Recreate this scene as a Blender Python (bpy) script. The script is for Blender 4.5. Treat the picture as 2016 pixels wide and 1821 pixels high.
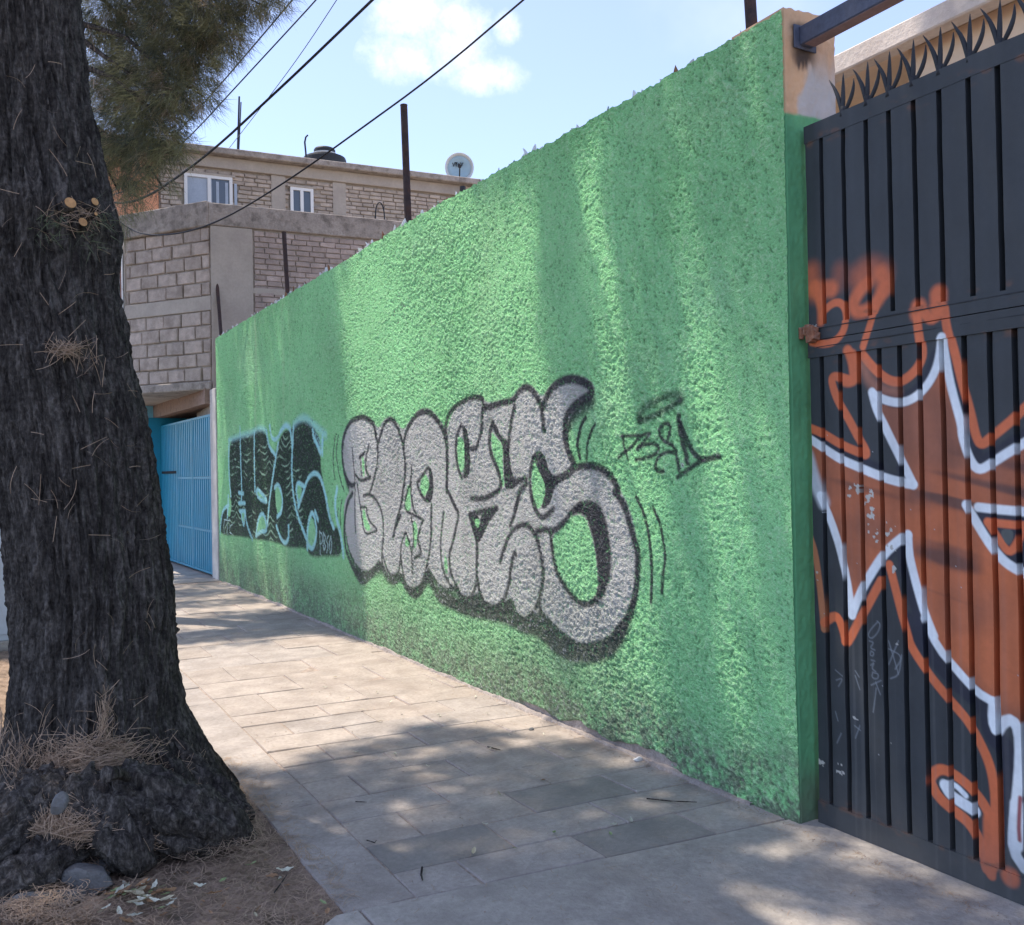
import bpy, math, random
import numpy as np
from mathutils import Vector, Matrix
random.seed(7)
rng = np.random.default_rng(7)
SC = bpy.context.scene
for o in list(bpy.data.objects): bpy.data.objects.remove(o)

# ---------------------------------------------------------------- camera
F, CX, CY, H = 1823.0, 1008.0, 910.5, 1.55          # focal length and centre in units of a 2016 wide picture
YAW, PIT, ROL = math.radians(29.7), math.atan((925-910.5)/1823.0), math.radians(1.1)
Rm = Matrix.Rotation(-YAW,3,'Z') @ Matrix.Rotation(math.pi/2+PIT,3,'X') @ Matrix.Rotation(-ROL,3,'Z')
RN = np.array(Rm)
cam = bpy.data.cameras.new('camera'); camo = bpy.data.objects.new('camera', cam)
SC.collection.objects.link(camo); SC.camera = camo
camo.matrix_world = Matrix.Translation((0,0,H)) @ Rm.to_4x4()
cam.sensor_width = 36; cam.lens = 36*F/2016.0; cam.clip_start = .05; cam.clip_end = 2000

# ---------------------------------------------------------------- sun and sky
AZ, EL = math.radians(36), math.radians(67)         # azimuth from +Y towards the street (-X)
S = np.array([-math.sin(AZ)*math.cos(EL), math.cos(AZ)*math.cos(EL), math.sin(EL)])
sun = bpy.data.lights.new('sun','SUN'); sun.energy = 2.3; sun.angle = math.radians(.53); sun.color = (1,.91,.78)
suno = bpy.data.objects.new('sun', sun); SC.collection.objects.link(suno)
suno.rotation_euler = Vector(S).to_track_quat('Z','Y').to_euler(); suno.location = (0,0,20)
SC.view_settings.view_transform = 'Standard'; SC.view_settings.look = 'None'
SC.view_settings.exposure = 1.48; SC.view_settings.gamma = 1; SC.view_settings.use_curve_mapping = False
W = bpy.data.worlds.new('World'); SC.world = W; W.use_nodes = True
def dir_px(x,y):
    d = RN @ np.array([(x-CX)/F, -(y-CY)/F, -1.0]); return d
def world():
    nt = W.node_tree; n = nt.nodes; L = nt.links; n.clear()
    out = n.new('ShaderNodeOutputWorld'); bg = n.new('ShaderNodeBackground'); bg.inputs['Strength'].default_value = .15
    sky = n.new('ShaderNodeTexSky'); sky.sky_type = 'NISHITA'; sky.sun_disc = False
    sky.sun_elevation = EL; sky.sun_rotation = -AZ; sky.altitude = 2200; sky.air_density = 1.0; sky.dust_density = 2.0; sky.ozone_density = 2.0
    tc = n.new('ShaderNodeTexCoord')
    def mth(op,a,b=None,c=None):
        m = n.new('ShaderNodeMath'); m.operation = op
        for i,v in enumerate((a,b,c)):
            if v is None: continue
            if hasattr(v,'is_linked'): L.new(v, m.inputs[i])
            else: m.inputs[i].default_value = v
        return m.outputs[0]
    def dot(v):
        m = n.new('ShaderNodeVectorMath'); m.operation = 'DOT_PRODUCT'; L.new(tc.outputs['Generated'], m.inputs[0]); m.inputs[1].default_value = tuple(v); return m.outputs['Value']
    c = dir_px(870,95); c /= np.linalg.norm(c)
    U = np.cross(c,[0,0,1]); U /= np.linalg.norm(U); V = np.cross(U,c)
    dc = mth('MAXIMUM', dot(c), .01)
    u = mth('DIVIDE', dot(U), dc); v = mth('DIVIDE', dot(V), dc)
    front = mth('GREATER_THAN', dot(c), .2)
    nz = n.new('ShaderNodeTexNoise'); nz.inputs['Scale'].default_value = 26; nz.inputs['Detail'].default_value = 9; nz.inputs['Roughness'].default_value = .68
    L.new(tc.outputs['Generated'], nz.inputs['Vector'])
    tot = None
    for (px,py,rx,ry) in ((815,30,85,75),(800,110,80,50),(890,95,70,60),(950,140,85,34),(900,50,60,45),(990,60,30,30)):
        du = (px-870)/F; dv = -(py-95)/F
        a = mth('DIVIDE', mth('SUBTRACT',u,du), rx/F); b = mth('DIVIDE', mth('SUBTRACT',v,dv), ry/F)
        r = mth('ADD', mth('MULTIPLY',a,a), mth('MULTIPLY',b,b))
        g = mth('SUBTRACT', 1.25, r); g = mth('MAXIMUM', g, 0.0)
        tot = g if tot is None else mth('MAXIMUM', tot, g)
    d = mth('ADD', tot, mth('MULTIPLY', mth('SUBTRACT', nz.outputs['Fac'], .52), 3.4))
    cl = n.new('ShaderNodeMapRange'); cl.interpolation_type = 'SMOOTHSTEP'; L.new(d, cl.inputs['Value']); cl.inputs['From Min'].default_value = -.1; cl.inputs['From Max'].default_value = 2.7
    has = mth('GREATER_THAN', tot, .0001)
    fac = mth('MULTIPLY', mth('MULTIPLY', cl.outputs['Result'], has), front)
    # faint scattered cirrus elsewhere over the whole sky
    nz2 = n.new('ShaderNodeTexNoise'); nz2.inputs['Scale'].default_value = 3.2; nz2.inputs['Detail'].default_value = 6
    L.new(tc.outputs['Generated'], nz2.inputs['Vector'])
    c2 = n.new('ShaderNodeMapRange'); c2.interpolation_type = 'SMOOTHSTEP'; L.new(nz2.outputs['Fac'], c2.inputs['Value']); c2.inputs['From Min'].default_value = .5; c2.inputs['From Max'].default_value = .85; c2.inputs['To Max'].default_value = .35
    fac = mth('MAXIMUM', mth('MULTIPLY',fac,.92), c2.outputs['Result'])
    veil = n.new('ShaderNodeMixRGB'); veil.blend_type = 'MIX'; veil.inputs['Fac'].default_value = .28
    L.new(sky.outputs['Color'], veil.inputs['Color1']); veil.inputs['Color2'].default_value = (1.95,1.65,2.2,1)
    mix = n.new('ShaderNodeMixRGB'); L.new(fac, mix.inputs['Fac']); L.new(veil.outputs['Color'], mix.inputs['Color1']); mix.inputs['Color2'].default_value = (4.1,4.1,4.05,1)
    L.new(mix.outputs['Color'], bg.inputs['Color']); L.new(bg.outputs['Background'], out.inputs['Surface'])
world()

# ---------------------------------------------------------------- helpers
C0 = np.array([0,0,H])
def gnd(x,y,z=0.0):
    d = dir_px(x,y); return C0 + d*((z-H)/d[2])
def onx(x,y,X):
    d = dir_px(x,y); return C0 + d*(X/d[0])
def ony(x,y,Y):
    d = dir_px(x,y); return C0 + d*(Y/d[1])
def onp(x,y,P,D):
    "point where the sight line meets the upright plane through P along D (both 2-D)"
    d = dir_px(x,y); nx,ny = -D[1], D[0]
    t = (P[0]*nx+P[1]*ny)/(d[0]*nx+d[1]*ny); return C0 + d*t
def depth(x,y,f):
    "point at forward distance f"
    return C0 + dir_px(x,y)*f
def proj(P):
    q = (np.asarray(P)-C0) @ RN; return CX+F*q[...,0]/-q[...,2], CY-F*q[...,1]/-q[...,2], -q[...,2]

COL = SC.collection
def mesh_np(name, V, Fc, smooth=False, col=None):
    me = bpy.data.meshes.new(name); V = np.asarray(V,dtype=np.float32); Fc = np.asarray(Fc,dtype=np.int32)
    k = Fc.shape[1]
    me.vertices.add(len(V)); me.vertices.foreach_set('co', V.ravel())
    me.loops.add(Fc.size); me.loops.foreach_set('vertex_index', Fc.ravel())
    me.polygons.add(len(Fc)); me.polygons.foreach_set('loop_start', np.arange(0,Fc.size,k,dtype=np.int32))
    me.polygons.foreach_set('use_smooth', np.full(len(Fc), smooth))
    me.update(calc_edges=True)
    if col is not None:
        a = me.color_attributes.new('paint','FLOAT_COLOR','POINT')
        c = np.ones((len(V),4),dtype=np.float32); c[:,:3] = col; a.data.foreach_set('color', c.ravel())
    return me
def link(name, me, mat=None, parent=None, loc=None):
    o = bpy.data.objects.new(name, me); COL.objects.link(o)
    if mat is not None and me is not None and not me.materials: me.materials.append(mat)
    if parent is not None: o.parent = parent
    if loc is not None: o.location = loc
    return o
def tag(o, label=None, cat=None, group=None, kind=None):
    if label: o['label'] = label
    if cat: o['category'] = cat
    if group: o['group'] = group
    if kind: o['kind'] = kind
    return o
def empty(name, loc=(0,0,0)):
    o = bpy.data.objects.new(name, None); COL.objects.link(o); o.location = tuple(loc); o.empty_display_size = .1; return o
class MB:
    "collects shapes into one mesh; vertices are world coordinates, build() makes them local to origin"
    def __init__(s): s.v = []; s.f = []
    def add(s, V, Fs):
        b = len(s.v); s.v += [tuple(map(float,p)) for p in V]; s.f += [tuple(b+i for i in f) for f in Fs]; return s
    def hexa(s, P): # 8 points: bottom 4 ccw, top 4 ccw
        return s.add(P, [(3,2,1,0),(4,5,6,7),(0,1,5,4),(1,2,6,5),(2,3,7,6),(3,0,4,7)])
    def box(s, x0,x1,y0,y1,z0,z1):
        return s.hexa([(x0,y0,z0),(x1,y0,z0),(x1,y1,z0),(x0,y1,z0),(x0,y0,z1),(x1,y0,z1),(x1,y1,z1),(x0,y1,z1)])
    def slab(s, P, D, a0,a1,z0,z1,n0,n1):
        "box on an upright plane: along D from a0 to a1, height z0..z1, out along the left normal n0..n1"
        D = np.array(D,float); N = np.array([-D[1],D[0]])
        q = lambda a,n,z: (P[0]+D[0]*a+N[0]*n, P[1]+D[1]*a+N[1]*n, z)
        return s.hexa([q(a0,n0,z0),q(a1,n0,z0),q(a1,n1,z0),q(a0,n1,z0),q(a0,n0,z1),q(a1,n0,z1),q(a1,n1,z1),q(a0,n1,z1)])
    def tube(s, pts, r, n=8, cap=True):
        pts = [Vector(p) for p in pts]; R = r if hasattr(r,'__len__') else [r]*len(pts)
        b = len(s.v); up = Vector((.13,.21,1)).normalized(); T0 = (pts[1]-pts[0]).normalized()
        a = T0.cross(up if abs(T0.dot(up))<.9 else Vector((1,0,0))).normalized()
        for i,p in enumerate(pts):
            T = (pts[min(i+1,len(pts)-1)]-pts[max(i-1,0)]).normalized()
            a = (a - T*a.dot(T)).normalized(); c = T.cross(a)
            for k in range(n):
                t = 2*math.pi*k/n; s.v.append(tuple(p + (a*math.cos(t)+c*math.sin(t))*R[i]))
        for i in range(len(pts)-1):
            for k in range(n):
                s.f.append((b+i*n+k, b+i*n+(k+1)%n, b+(i+1)*n+(k+1)%n, b+(i+1)*n+k))
        if cap:
            s.f.append(tuple(b+k for k in range(n))[::-1]); s.f.append(tuple(b+(len(pts)-1)*n+k for k in range(n)))
        return s
    def prism(s, poly, z0, z1):
        n = len(poly); b = len(s.v)
        s.v += [(p[0],p[1],z0) for p in poly]+[(p[0],p[1],z1) for p in poly]
        s.f.append(tuple(b+i for i in range(n))[::-1]); s.f.append(tuple(b+n+i for i in range(n)))
        for i in range(n): s.f.append((b+i,b+(i+1)%n,b+n+(i+1)%n,b+n+i))
        return s
    def build(s, name, mat, parent=None, smooth=False, bevel=0, world_parent=True):
        off = np.array(parent.location) if (parent is not None and world_parent) else np.zeros(3)
        if parent is not None and parent.parent is not None: off = off + np.array(parent.parent.location)
        me = bpy.data.meshes.new(name)
        me.from_pydata([(v[0]-off[0],v[1]-off[1],v[2]-off[2]) for v in s.v], [], s.f); me.update()
        import bmesh
        bm = bmesh.new(); bm.from_mesh(me); bmesh.ops.recalc_face_normals(bm, faces=bm.faces)
        if bevel: bmesh.ops.bevel(bm, geom=bm.edges[:], offset=bevel, segments=1, affect='EDGES', clamp_overlap=True)
        bm.to_mesh(me); bm.free()
        if smooth: me.polygons.foreach_set('use_smooth',[True]*len(me.polygons)); 
        return link(name, me, mat, parent)

# lattice noise -------------------------------------------------
def _h(n, seed): return np.random.default_rng(seed).random((n,n)).astype(np.float32)
_T = [_h(256,s) for s in range(6)]
def noise2(x, y, k=0):
    "smooth value noise in -1..1"
    T = _T[k%6]; xi = np.floor(x).astype(np.int64); yi = np.floor(y).astype(np.int64)
    fx = x-xi; fy = y-yi; fx = fx*fx*(3-2*fx); fy = fy*fy*(3-2*fy)
    a = T[xi&255, yi&255]; b = T[(xi+1)&255, yi&255]; c = T[xi&255,(yi+1)&255]; d = T[(xi+1)&255,(yi+1)&255]
    return ((a*(1-fx)+b*fx)*(1-fy)+(c*(1-fx)+d*fx)*fy)*2-1
def fbm(x,y,o=4,k=0):
    r = 0; a = 1; t = 0
    for i in range(o): r = r+noise2(x*2**i+17*i,y*2**i+31*i,k+i)*a; t += a; a *= .5
    return r/t
def ss(a,b,x):
    t = np.clip((x-a)/(b-a),0,1); return t*t*(3-2*t)
def lin(r,g,b):
    f = lambda c: ((c/255+.055)/1.055)**2.4 if c>10 else c/255/12.92
    return (f(r),f(g),f(b))

# ---------------------------------------------------------------- materials
def mat(name, col, rough=.85, spec=.3, var=.12, scale=6, bump=0.0, bscale=40, stain=None, stain_amt=.4, sscale=1.5, metal=0, objvar=0.0, attr=None, trans=0, coord='Object', bdetail=6):
    m = bpy.data.materials.new(name); m.use_nodes = True; nt = m.node_tree; n = nt.nodes; L = nt.links
    b = n['Principled BSDF']; b.inputs['Roughness'].default_value = rough; b.inputs['Metallic'].default_value = metal
    b.inputs['Specular IOR Level'].default_value = spec
    geo = n.new('ShaderNodeNewGeometry'); pos = geo.outputs['Position']
    if attr:
        a = n.new('ShaderNodeAttribute'); a.attribute_name = attr; cur = a.outputs['Color']
    else:
        r = n.new('ShaderNodeRGB'); r.outputs[0].default_value = (*col,1); cur = r.outputs[0]
    def noise(sc, det=6, ro=.6):
        t = n.new('ShaderNodeTexNoise'); t.inputs['Scale'].default_value = sc; t.inputs['Detail'].default_value = det; t.inputs['Roughness'].default_value = ro
        L.new(pos, t.inputs['Vector']); return t.outputs['Fac']
    def mixc(fac, c1, c2, mode='MIX'):
        x = n.new('ShaderNodeMixRGB'); x.blend_type = mode
        for s,v in (('Fac',fac),('Color1',c1),('Color2',c2)):
            if hasattr(v,'is_linked'): L.new(v, x.inputs[s])
            elif s=='Fac': x.inputs[s].default_value = v
            else: x.inputs[s].default_value = (*v,1)
        return x.outputs['Color']
    def rng_(v,a,b_,c=0,d=1):
        x = n.new('ShaderNodeMapRange'); L.new(v,x.inputs['Value'])
        for k,w in zip(('From Min','From Max','To Min','To Max'),(a,b_,c,d)): x.inputs[k].default_value = w
        return x.outputs['Result']
    if var:
        f = rng_(noise(scale), .25,.75, 1-var, 1+var); cur = mixc(1.0, cur, f, 'MULTIPLY')
        f = rng_(noise(scale*9), .25,.75, 1-var*.7, 1+var*.7); cur = mixc(1.0, cur, f, 'MULTIPLY')
    if stain:
        f = rng_(noise(sscale,8,.65), .48,.68, 0, stain_amt); cur = mixc(f, cur, stain)
    if objvar:
        oi = n.new('ShaderNodeObjectInfo'); f = rng_(oi.outputs['Random'],0,1,1-objvar,1+objvar); cur = mixc(1.0,cur,f,'MULTIPLY')
    L.new(cur, b.inputs['Base Color'])
    if bump:
        bp = n.new('ShaderNodeBump'); bp.inputs['Strength'].default_value = 1; bp.inputs['Distance'].default_value = bump
        L.new(noise(bscale,bdetail,.65), bp.inputs['Height']); L.new(bp.outputs['Normal'], b.inputs['Normal'])
    if trans:
        t = n.new('ShaderNodeBsdfTranslucent'); L.new(cur, t.inputs['Color']); mx = n.new('ShaderNodeMixShader'); mx.inputs[0].default_value = trans
        L.new(b.outputs[0], mx.inputs[1]); L.new(t.outputs[0], mx.inputs[2]); L.new(mx.outputs[0], n['Material Output'].inputs['Surface'])
    return m
M = {}
M['stucco'] = mat('painted_stucco', None, rough=.92, spec=.12, var=.10, scale=1.2, bump=.020, bscale=88, attr='paint', bdetail=3)
M['plainpaint'] = mat('painted_render', None, rough=.8, spec=.25, var=.08, scale=3, bump=.003, bscale=60, attr='paint')
M['gatepaint'] = mat('gate_enamel', None, rough=.5, spec=.35, var=.10, scale=4, bump=.0006, bscale=200, attr='paint')
M['gatemetal'] = mat('gate_metal', (.055,.062,.072), rough=.5, spec=.4, var=.15, scale=5, bump=.0006, bscale=150)
M['darkmetal'] = mat('dark_metal', (.03,.033,.04), rough=.6, var=.2, scale=12, bump=.001, bscale=120)
M['rust'] = mat('rusty_metal', (.05,.036,.036), rough=.85, var=.35, scale=15, bump=.002, bscale=90, stain=(.13,.06,.035), stain_amt=.5, sscale=12)
M['rustflake'] = mat('rust_flake', (.28,.12,.07), rough=.9, var=.4, scale=30, bump=.003, bscale=80, stain=(.4,.35,.3), sscale=40)
M['tile'] = mat('paving_stone', (.41,.35,.305), rough=.95, spec=.12, var=.24, scale=5, bump=.004, bscale=130, stain=(.27,.215,.18), stain_amt=.45, sscale=2.2, objvar=.05)
M['tilegrey'] = mat('paving_stone_grey', (.395,.345,.31), rough=.95, spec=.12, var=.24, scale=5, bump=.004, bscale=130, stain=(.25,.21,.18), stain_amt=.45, sscale=2.2, objvar=.06)
M['tiledark'] = mat('paving_stone_dark', (.315,.28,.25), rough=.9, spec=.15, var=.2, scale=5, bump=.003, bscale=150, stain=(.18,.175,.17), stain_amt=.4, sscale=3, objvar=.06)
M['joint'] = mat('joint_dirt', (.36,.285,.235), rough=1, var=.4, scale=25, bump=.006, bscale=80)
M['concrete'] = mat('concrete', (.43,.385,.34), rough=.95, spec=.12, var=.26, scale=3, bump=.006, bscale=60, stain=(.28,.245,.215), stain_amt=.6, sscale=1.6)
M['soil'] = mat('soil', (.31,.225,.165), rough=1, spec=.1, var=.35, scale=12, bump=.012, bscale=50, stain=(.09,.075,.062), stain_amt=.6, sscale=4)
M['asphalt'] = mat('asphalt', (.06,.06,.06), rough=.95, var=.2, scale=8, bump=.004, bscale=120)
def barkmat(name, c0, c1, c2, stretch=.16, bump=.035):
    m = mat(name, c0, rough=.95, spec=.12, var=0); nt = m.node_tree; n = nt.nodes; L = nt.links; b = n['Principled BSDF']
    g = n.new('ShaderNodeNewGeometry'); mp = n.new('ShaderNodeMapping'); mp.inputs['Scale'].default_value = (1,1,stretch); L.new(g.outputs['Position'], mp.inputs['Vector'])
    def nz(sc,vec,det=5,dist=0.0):
        t = n.new('ShaderNodeTexNoise'); t.inputs['Scale'].default_value = sc; t.inputs['Detail'].default_value = det; t.inputs['Roughness'].default_value = .65; t.inputs['Distortion'].default_value = dist; L.new(vec,t.inputs['Vector']); return t.outputs['Fac']
    f1 = nz(30,mp.outputs['Vector'],6,.8); f2 = nz(75,mp.outputs['Vector'],4,.4); f3 = nz(60,g.outputs['Position'],6); f4 = nz(3.5,g.outputs['Position'],4)
    def mm(op,a,bb):
        x = n.new('ShaderNodeMath'); x.operation = op
        for i,v in enumerate((a,bb)):
            if hasattr(v,'is_linked'): L.new(v,x.inputs[i])
            else: x.inputs[i].default_value = v
        return x.outputs[0]
    h = mm('ADD', mm('MULTIPLY',f1,.55), mm('ADD', mm('MULTIPLY',f2,.25), mm('MULTIPLY',f3,.3)))
    r = n.new('ShaderNodeValToRGB'); L.new(h, r.inputs['Fac']); e = r.color_ramp.elements
    e[0].position = .42; e[0].color = (*c0,1); e[1].position = .70; e[1].color = (*c2,1); k = r.color_ramp.elements.new(.55); k.color = (*c1,1)
    x = n.new('ShaderNodeMixRGB'); x.blend_type = 'MULTIPLY'; x.inputs['Fac'].default_value = 1; L.new(r.outputs['Color'],x.inputs['Color1'])
    mr = n.new('ShaderNodeMapRange'); L.new(f4,mr.inputs['Value']); mr.inputs['From Min'].default_value=.3; mr.inputs['From Max'].default_value=.7; mr.inputs['To Min'].default_value=.72; mr.inputs['To Max'].default_value=1.25; L.new(mr.outputs['Result'],x.inputs['Color2'])
    L.new(x.outputs['Color'], b.inputs['Base Color'])
    bp = n.new('ShaderNodeBump'); bp.inputs['Distance'].default_value = bump; L.new(h,bp.inputs['Height']); L.new(bp.outputs['Normal'],b.inputs['Normal'])
    return m
M['bark'] = barkmat('bark', (.018,.015,.014), (.075,.066,.060), (.22,.195,.175), .24, .05)
M['root'] = barkmat('root_bark', (.020,.017,.016), (.078,.068,.061), (.24,.21,.185), .5, .035)
M['wood'] = mat('cut_wood', (.55,.30,.13), rough=.8, var=.2, scale=30, bump=.001, bscale=100, stain=(.3,.15,.07), stain_amt=.5, sscale=40)
M['needle'] = mat('dry_needles', (.40,.285,.20), rough=.9, spec=.2, var=.3, scale=10)
M['leafdry'] = mat('dry_leaf', (.50,.44,.30), rough=.7, var=.25, scale=30, objvar=.3, trans=.25)
M['foliage'] = mat('needle_foliage', None, rough=.7, spec=.25, var=.2, scale=3, attr='paint', trans=.35)
M['rock'] = mat('grey_rock', (.17,.165,.16), rough=.95, var=.3, scale=12, bump=.01, bscale=45, stain=(.09,.085,.08), sscale=9)
M['whitebit'] = mat('white_plaster', (.75,.72,.7), rough=.8, var=.1, bump=.003)
M['block'] = mat('concrete_block', (.47,.395,.34), rough=.97, spec=.1, var=.22, scale=9, bump=.012, bscale=38, stain=(.29,.24,.205), stain_amt=.8, sscale=5, objvar=.12)
M['brick'] = mat('grey_brick', (.43,.35,.31), rough=.97, spec=.1, var=.22, scale=9, bump=.008, bscale=45, stain=(.31,.255,.23), stain_amt=.6, sscale=4, objvar=.16)
M['brickred'] = mat('pinkish_brick', (.46,.39,.325), rough=.97, spec=.1, var=.2, scale=9, bump=.008, bscale=45, stain=(.32,.26,.235), stain_amt=.5, sscale=4, objvar=.16)
M['mortar'] = mat('mortar', (.41,.36,.305), rough=1, spec=.1, var=.25, scale=7, bump=.012, bscale=50, stain=(.27,.225,.20), stain_amt=.6, sscale=5)
M['oldconc'] = mat('weathered_concrete', (.37,.325,.285), rough=.95, spec=.1, var=.25, scale=4, bump=.014, bscale=22, stain=(.16,.14,.12), stain_amt=.85, sscale=7)
M['plaster'] = mat('grey_plaster', (.44,.39,.335), rough=.95, spec=.1, var=.12, scale=3, bump=.004, bscale=40, stain=(.34,.29,.26), stain_amt=.5, sscale=2)
M['orangewall'] = mat('orange_wall_paint', (.78,.36,.20), rough=.9, var=.15, scale=4, bump=.006, bscale=40, stain=(.34,.2,.14), stain_amt=.5, sscale=5)
M['soffit'] = mat('brown_soffit', (.33,.23,.18), rough=.95, var=.35, scale=6, bump=.02, bscale=18, stain=(.07,.055,.05), stain_amt=.7, sscale=6)
M['blue'] = mat('blue_enamel', (.010,.235,.37), rough=.45, spec=.4, var=.10, scale=3, bump=.001, bscale=60, stain=(.03,.27,.48), stain_amt=.4, sscale=2)
M['bluewall'] = mat('light_blue_wall', (.28,.62,.78), rough=.85, var=.12, scale=3, bump=.004, bscale=40)
M['blackgap'] = mat('gap_shade_black', (.015,.018,.022), rough=.9, var=.1)
M['pvc'] = mat('white_window_frame', (.78,.78,.77), rough=.4, spec=.4, var=.04, scale=5)
M['glass'] = mat('window_glass', (.06,.08,.11), rough=.06, spec=.8, var=.05)
M['curtain'] = mat('curtain_behind_glass', (.36,.41,.48), rough=.12, spec=.7, var=.12, scale=5)
M['tank'] = mat('black_tank', (.03,.033,.037), rough=.6, var=.1, bump=.001)
M['tankring'] = mat('tank_ring', (.6,.62,.62), rough=.5, var=.05)
M['dish'] = mat('satellite_dish', (.34,.50,.60), rough=.5, var=.06)
M['dishrim'] = mat('satellite_dish_rim', (.62,.66,.68), rough=.5, var=.05)
M['cable'] = mat('cable_sheath', (.03,.032,.04), rough=.6, var=.1)
M['cablepale'] = mat('grey_cable_sheath', (.11,.12,.135), rough=.6, var=.1)
M['palepier'] = mat('pale_render', (.56,.53,.49), rough=.95, var=.15, scale=5, bump=.005, stain=(.36,.33,.30), stain_amt=.5, sscale=4)
M['cream'] = mat('cream_wall', (.80,.66,.50), rough=.9, var=.08, scale=2, bump=.003)
M['fascia'] = mat('fascia_concrete', (.74,.64,.57), rough=.9, var=.14, scale=3, bump=.006, bscale=25, stain=(.55,.45,.40), stain_amt=.5, sscale=2.5)
M['tansoffit'] = mat('tan_soffit', (.82,.64,.48), rough=.9, var=.08, scale=2, stain=(.72,.50,.36), stain_amt=.4, sscale=2)
M['cabinet'] = mat('pale_cabinet', (.50,.54,.58), rough=.55, var=.08, scale=2, stain=(.3,.32,.34), sscale=2)
M['steelbeam'] = mat('beam_paint', (.08,.09,.13), rough=.6, var=.25, scale=6, bump=.001, bscale=80)
M['steelunder'] = mat('beam_primer', (.25,.17,.17), rough=.8, var=.2, scale=6)
M['footing'] = mat('broken_cement', (.36,.31,.28), rough=.95, var=.3, scale=12, bump=.012, bscale=40, stain=(.1,.09,.085), sscale=7)
M['shard'] = mat('broken_glass', (.85,.87,.86), rough=.15, spec=.6, var=.1, trans=.35)
M['shardgreen'] = mat('broken_green_glass', (.25,.36,.27), rough=.15, spec=.6, var=.1, trans=.35)
M['shardbrown'] = mat('broken_brown_glass', (.32,.17,.09), rough=.15, spec=.6, var=.1, trans=.35)

# ================================================================ ground, road, pavement
XW, YN, YF = 3.02, 2.87, 14.12                       # face of the green wall, its near and far ends
def sheet(name, x0,x1,y0,y1,z,m,kind='structure'):
    me = mesh_np(name, [(x0,y0,z),(x1,y0,z),(x1,y1,z),(x0,y1,z)], [(0,1,2,3)])
    return tag(link(name, me, m), kind=kind)
sheet('ground', -300,300,-300,300,-.16, M['soil'])
sheet('road', -9,-.12,-60,120,-.13, M['asphalt'])
kerb = tag(empty('kerb'), kind='structure'); KS = []
ks = MB().box(-.12,.03,0,.97,-.16,.01).build('kerb_stone', M['concrete'], kerb, bevel=.012); ks.location = (0,-3,0)
for i in range(-2,24):
    o = ks.copy(); COL.objects.link(o); o.parent = kerb; o.location = (0, i*1.0, 0)
# planting strip: rough earth
nx,ny = 150,620
gx = np.linspace(.03,1.10,nx); gy = np.concatenate([np.linspace(2.9,6.8,420), np.linspace(6.82,17,200)])
XX,YY = np.meshgrid(gx,gy)
zz = -.035+.022*fbm(XX*3,YY*3,4)+.012*fbm(XX*22,YY*22,3,2)+.006*noise2(XX*70,YY*70,1)
zz += .05*np.exp(-(((XX-.35)/.7)**2+((YY-4.6)/.9)**2))
zz = zz*(.25+.75*ss(0,.12,np.minimum(XX-.03,1.10-XX)))
idx = np.arange(nx*len(gy)).reshape(len(gy),nx)
Q = np.stack([idx[:-1,:-1],idx[:-1,1:],idx[1:,1:],idx[1:,:-1]],-1).reshape(-1,4)
def soil_z(x,y): 
    return -.03+.05*math.exp(-(((x-.35)/.7)**2+((y-4.6)/.9)**2))
tag(link('soil', mesh_np('soil', np.stack([XX,YY,zz],-1).reshape(-1,3), Q, True), M['soil']), kind='structure')
sheet('soil_margin', .03,1.10,-6,2.9,-.03, M['soil'])
# pavement bed and slabs
side = tag(empty('sidewalk'), kind='structure')
MB().box(1.09,3.10,2.93,19.5,-.15,-.006).build('joint_bed', M['joint'], side)
def slab_piece(x0,x1,y0,y1,m,name='paving_slab',f0=None,f1=None):
    j = lambda s=.004: random.uniform(-s,s); g = .003
    x0 += g; x1 -= g; F0 = f0 or (lambda x:y0); F1 = f1 or (lambda x:y1); f0 = lambda x:F0(x)+g; f1 = lambda x:F1(x)-g
    b = .004; dz = random.uniform(-.0015,.0015); tx, ty = random.uniform(-.002,.002), random.uniform(-.002,.002)
    P = []
    c = [(x0+j(),f0(x0)+j(.003)),(x1+j(),f0(x1)+j(.003)),(x1+j(),f1(x1)+j(.003)),(x0+j(),f1(x0)+j(.003))]
    cx,cy = (x0+x1)/2,(c[0][1]+c[1][1]+c[2][1]+c[3][1])/4
    for k,(ox,z) in enumerate(((0,-.03),(0,-.006),(b,0))):
        for (x,y) in c:
            sx = 1 if x<cx else -1; sy = 1 if y<cy else -1
            P.append((x+sx*ox, y+sy*ox, z+(dz+tx*(x-cx)*8+ty*(y-cy)*8 if k else 0)))
    Fs = [(8,9,10,11)]
    for k in (0,4):
        for i in range(4): Fs.append((k+i,k+(i+1)%4,k+4+(i+1)%4,k+4+i))
    me = bpy.data.meshes.new(name); me.from_pydata(P,[],Fs); me.update()
    return link(name, me, m, side)
ROW0 = 3.065
rows = [3.10]; y = 3.36
while y < 14.0: rows.append(y); y += .3035 if y<6.0 else .53
def rowy(x,y):
    if y == 3.10: return 3.128-.105*(x-1.33)
    return y-.068*(x-1.352)*(1 if y<9 else max(0,1-(y-9)/6))
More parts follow.
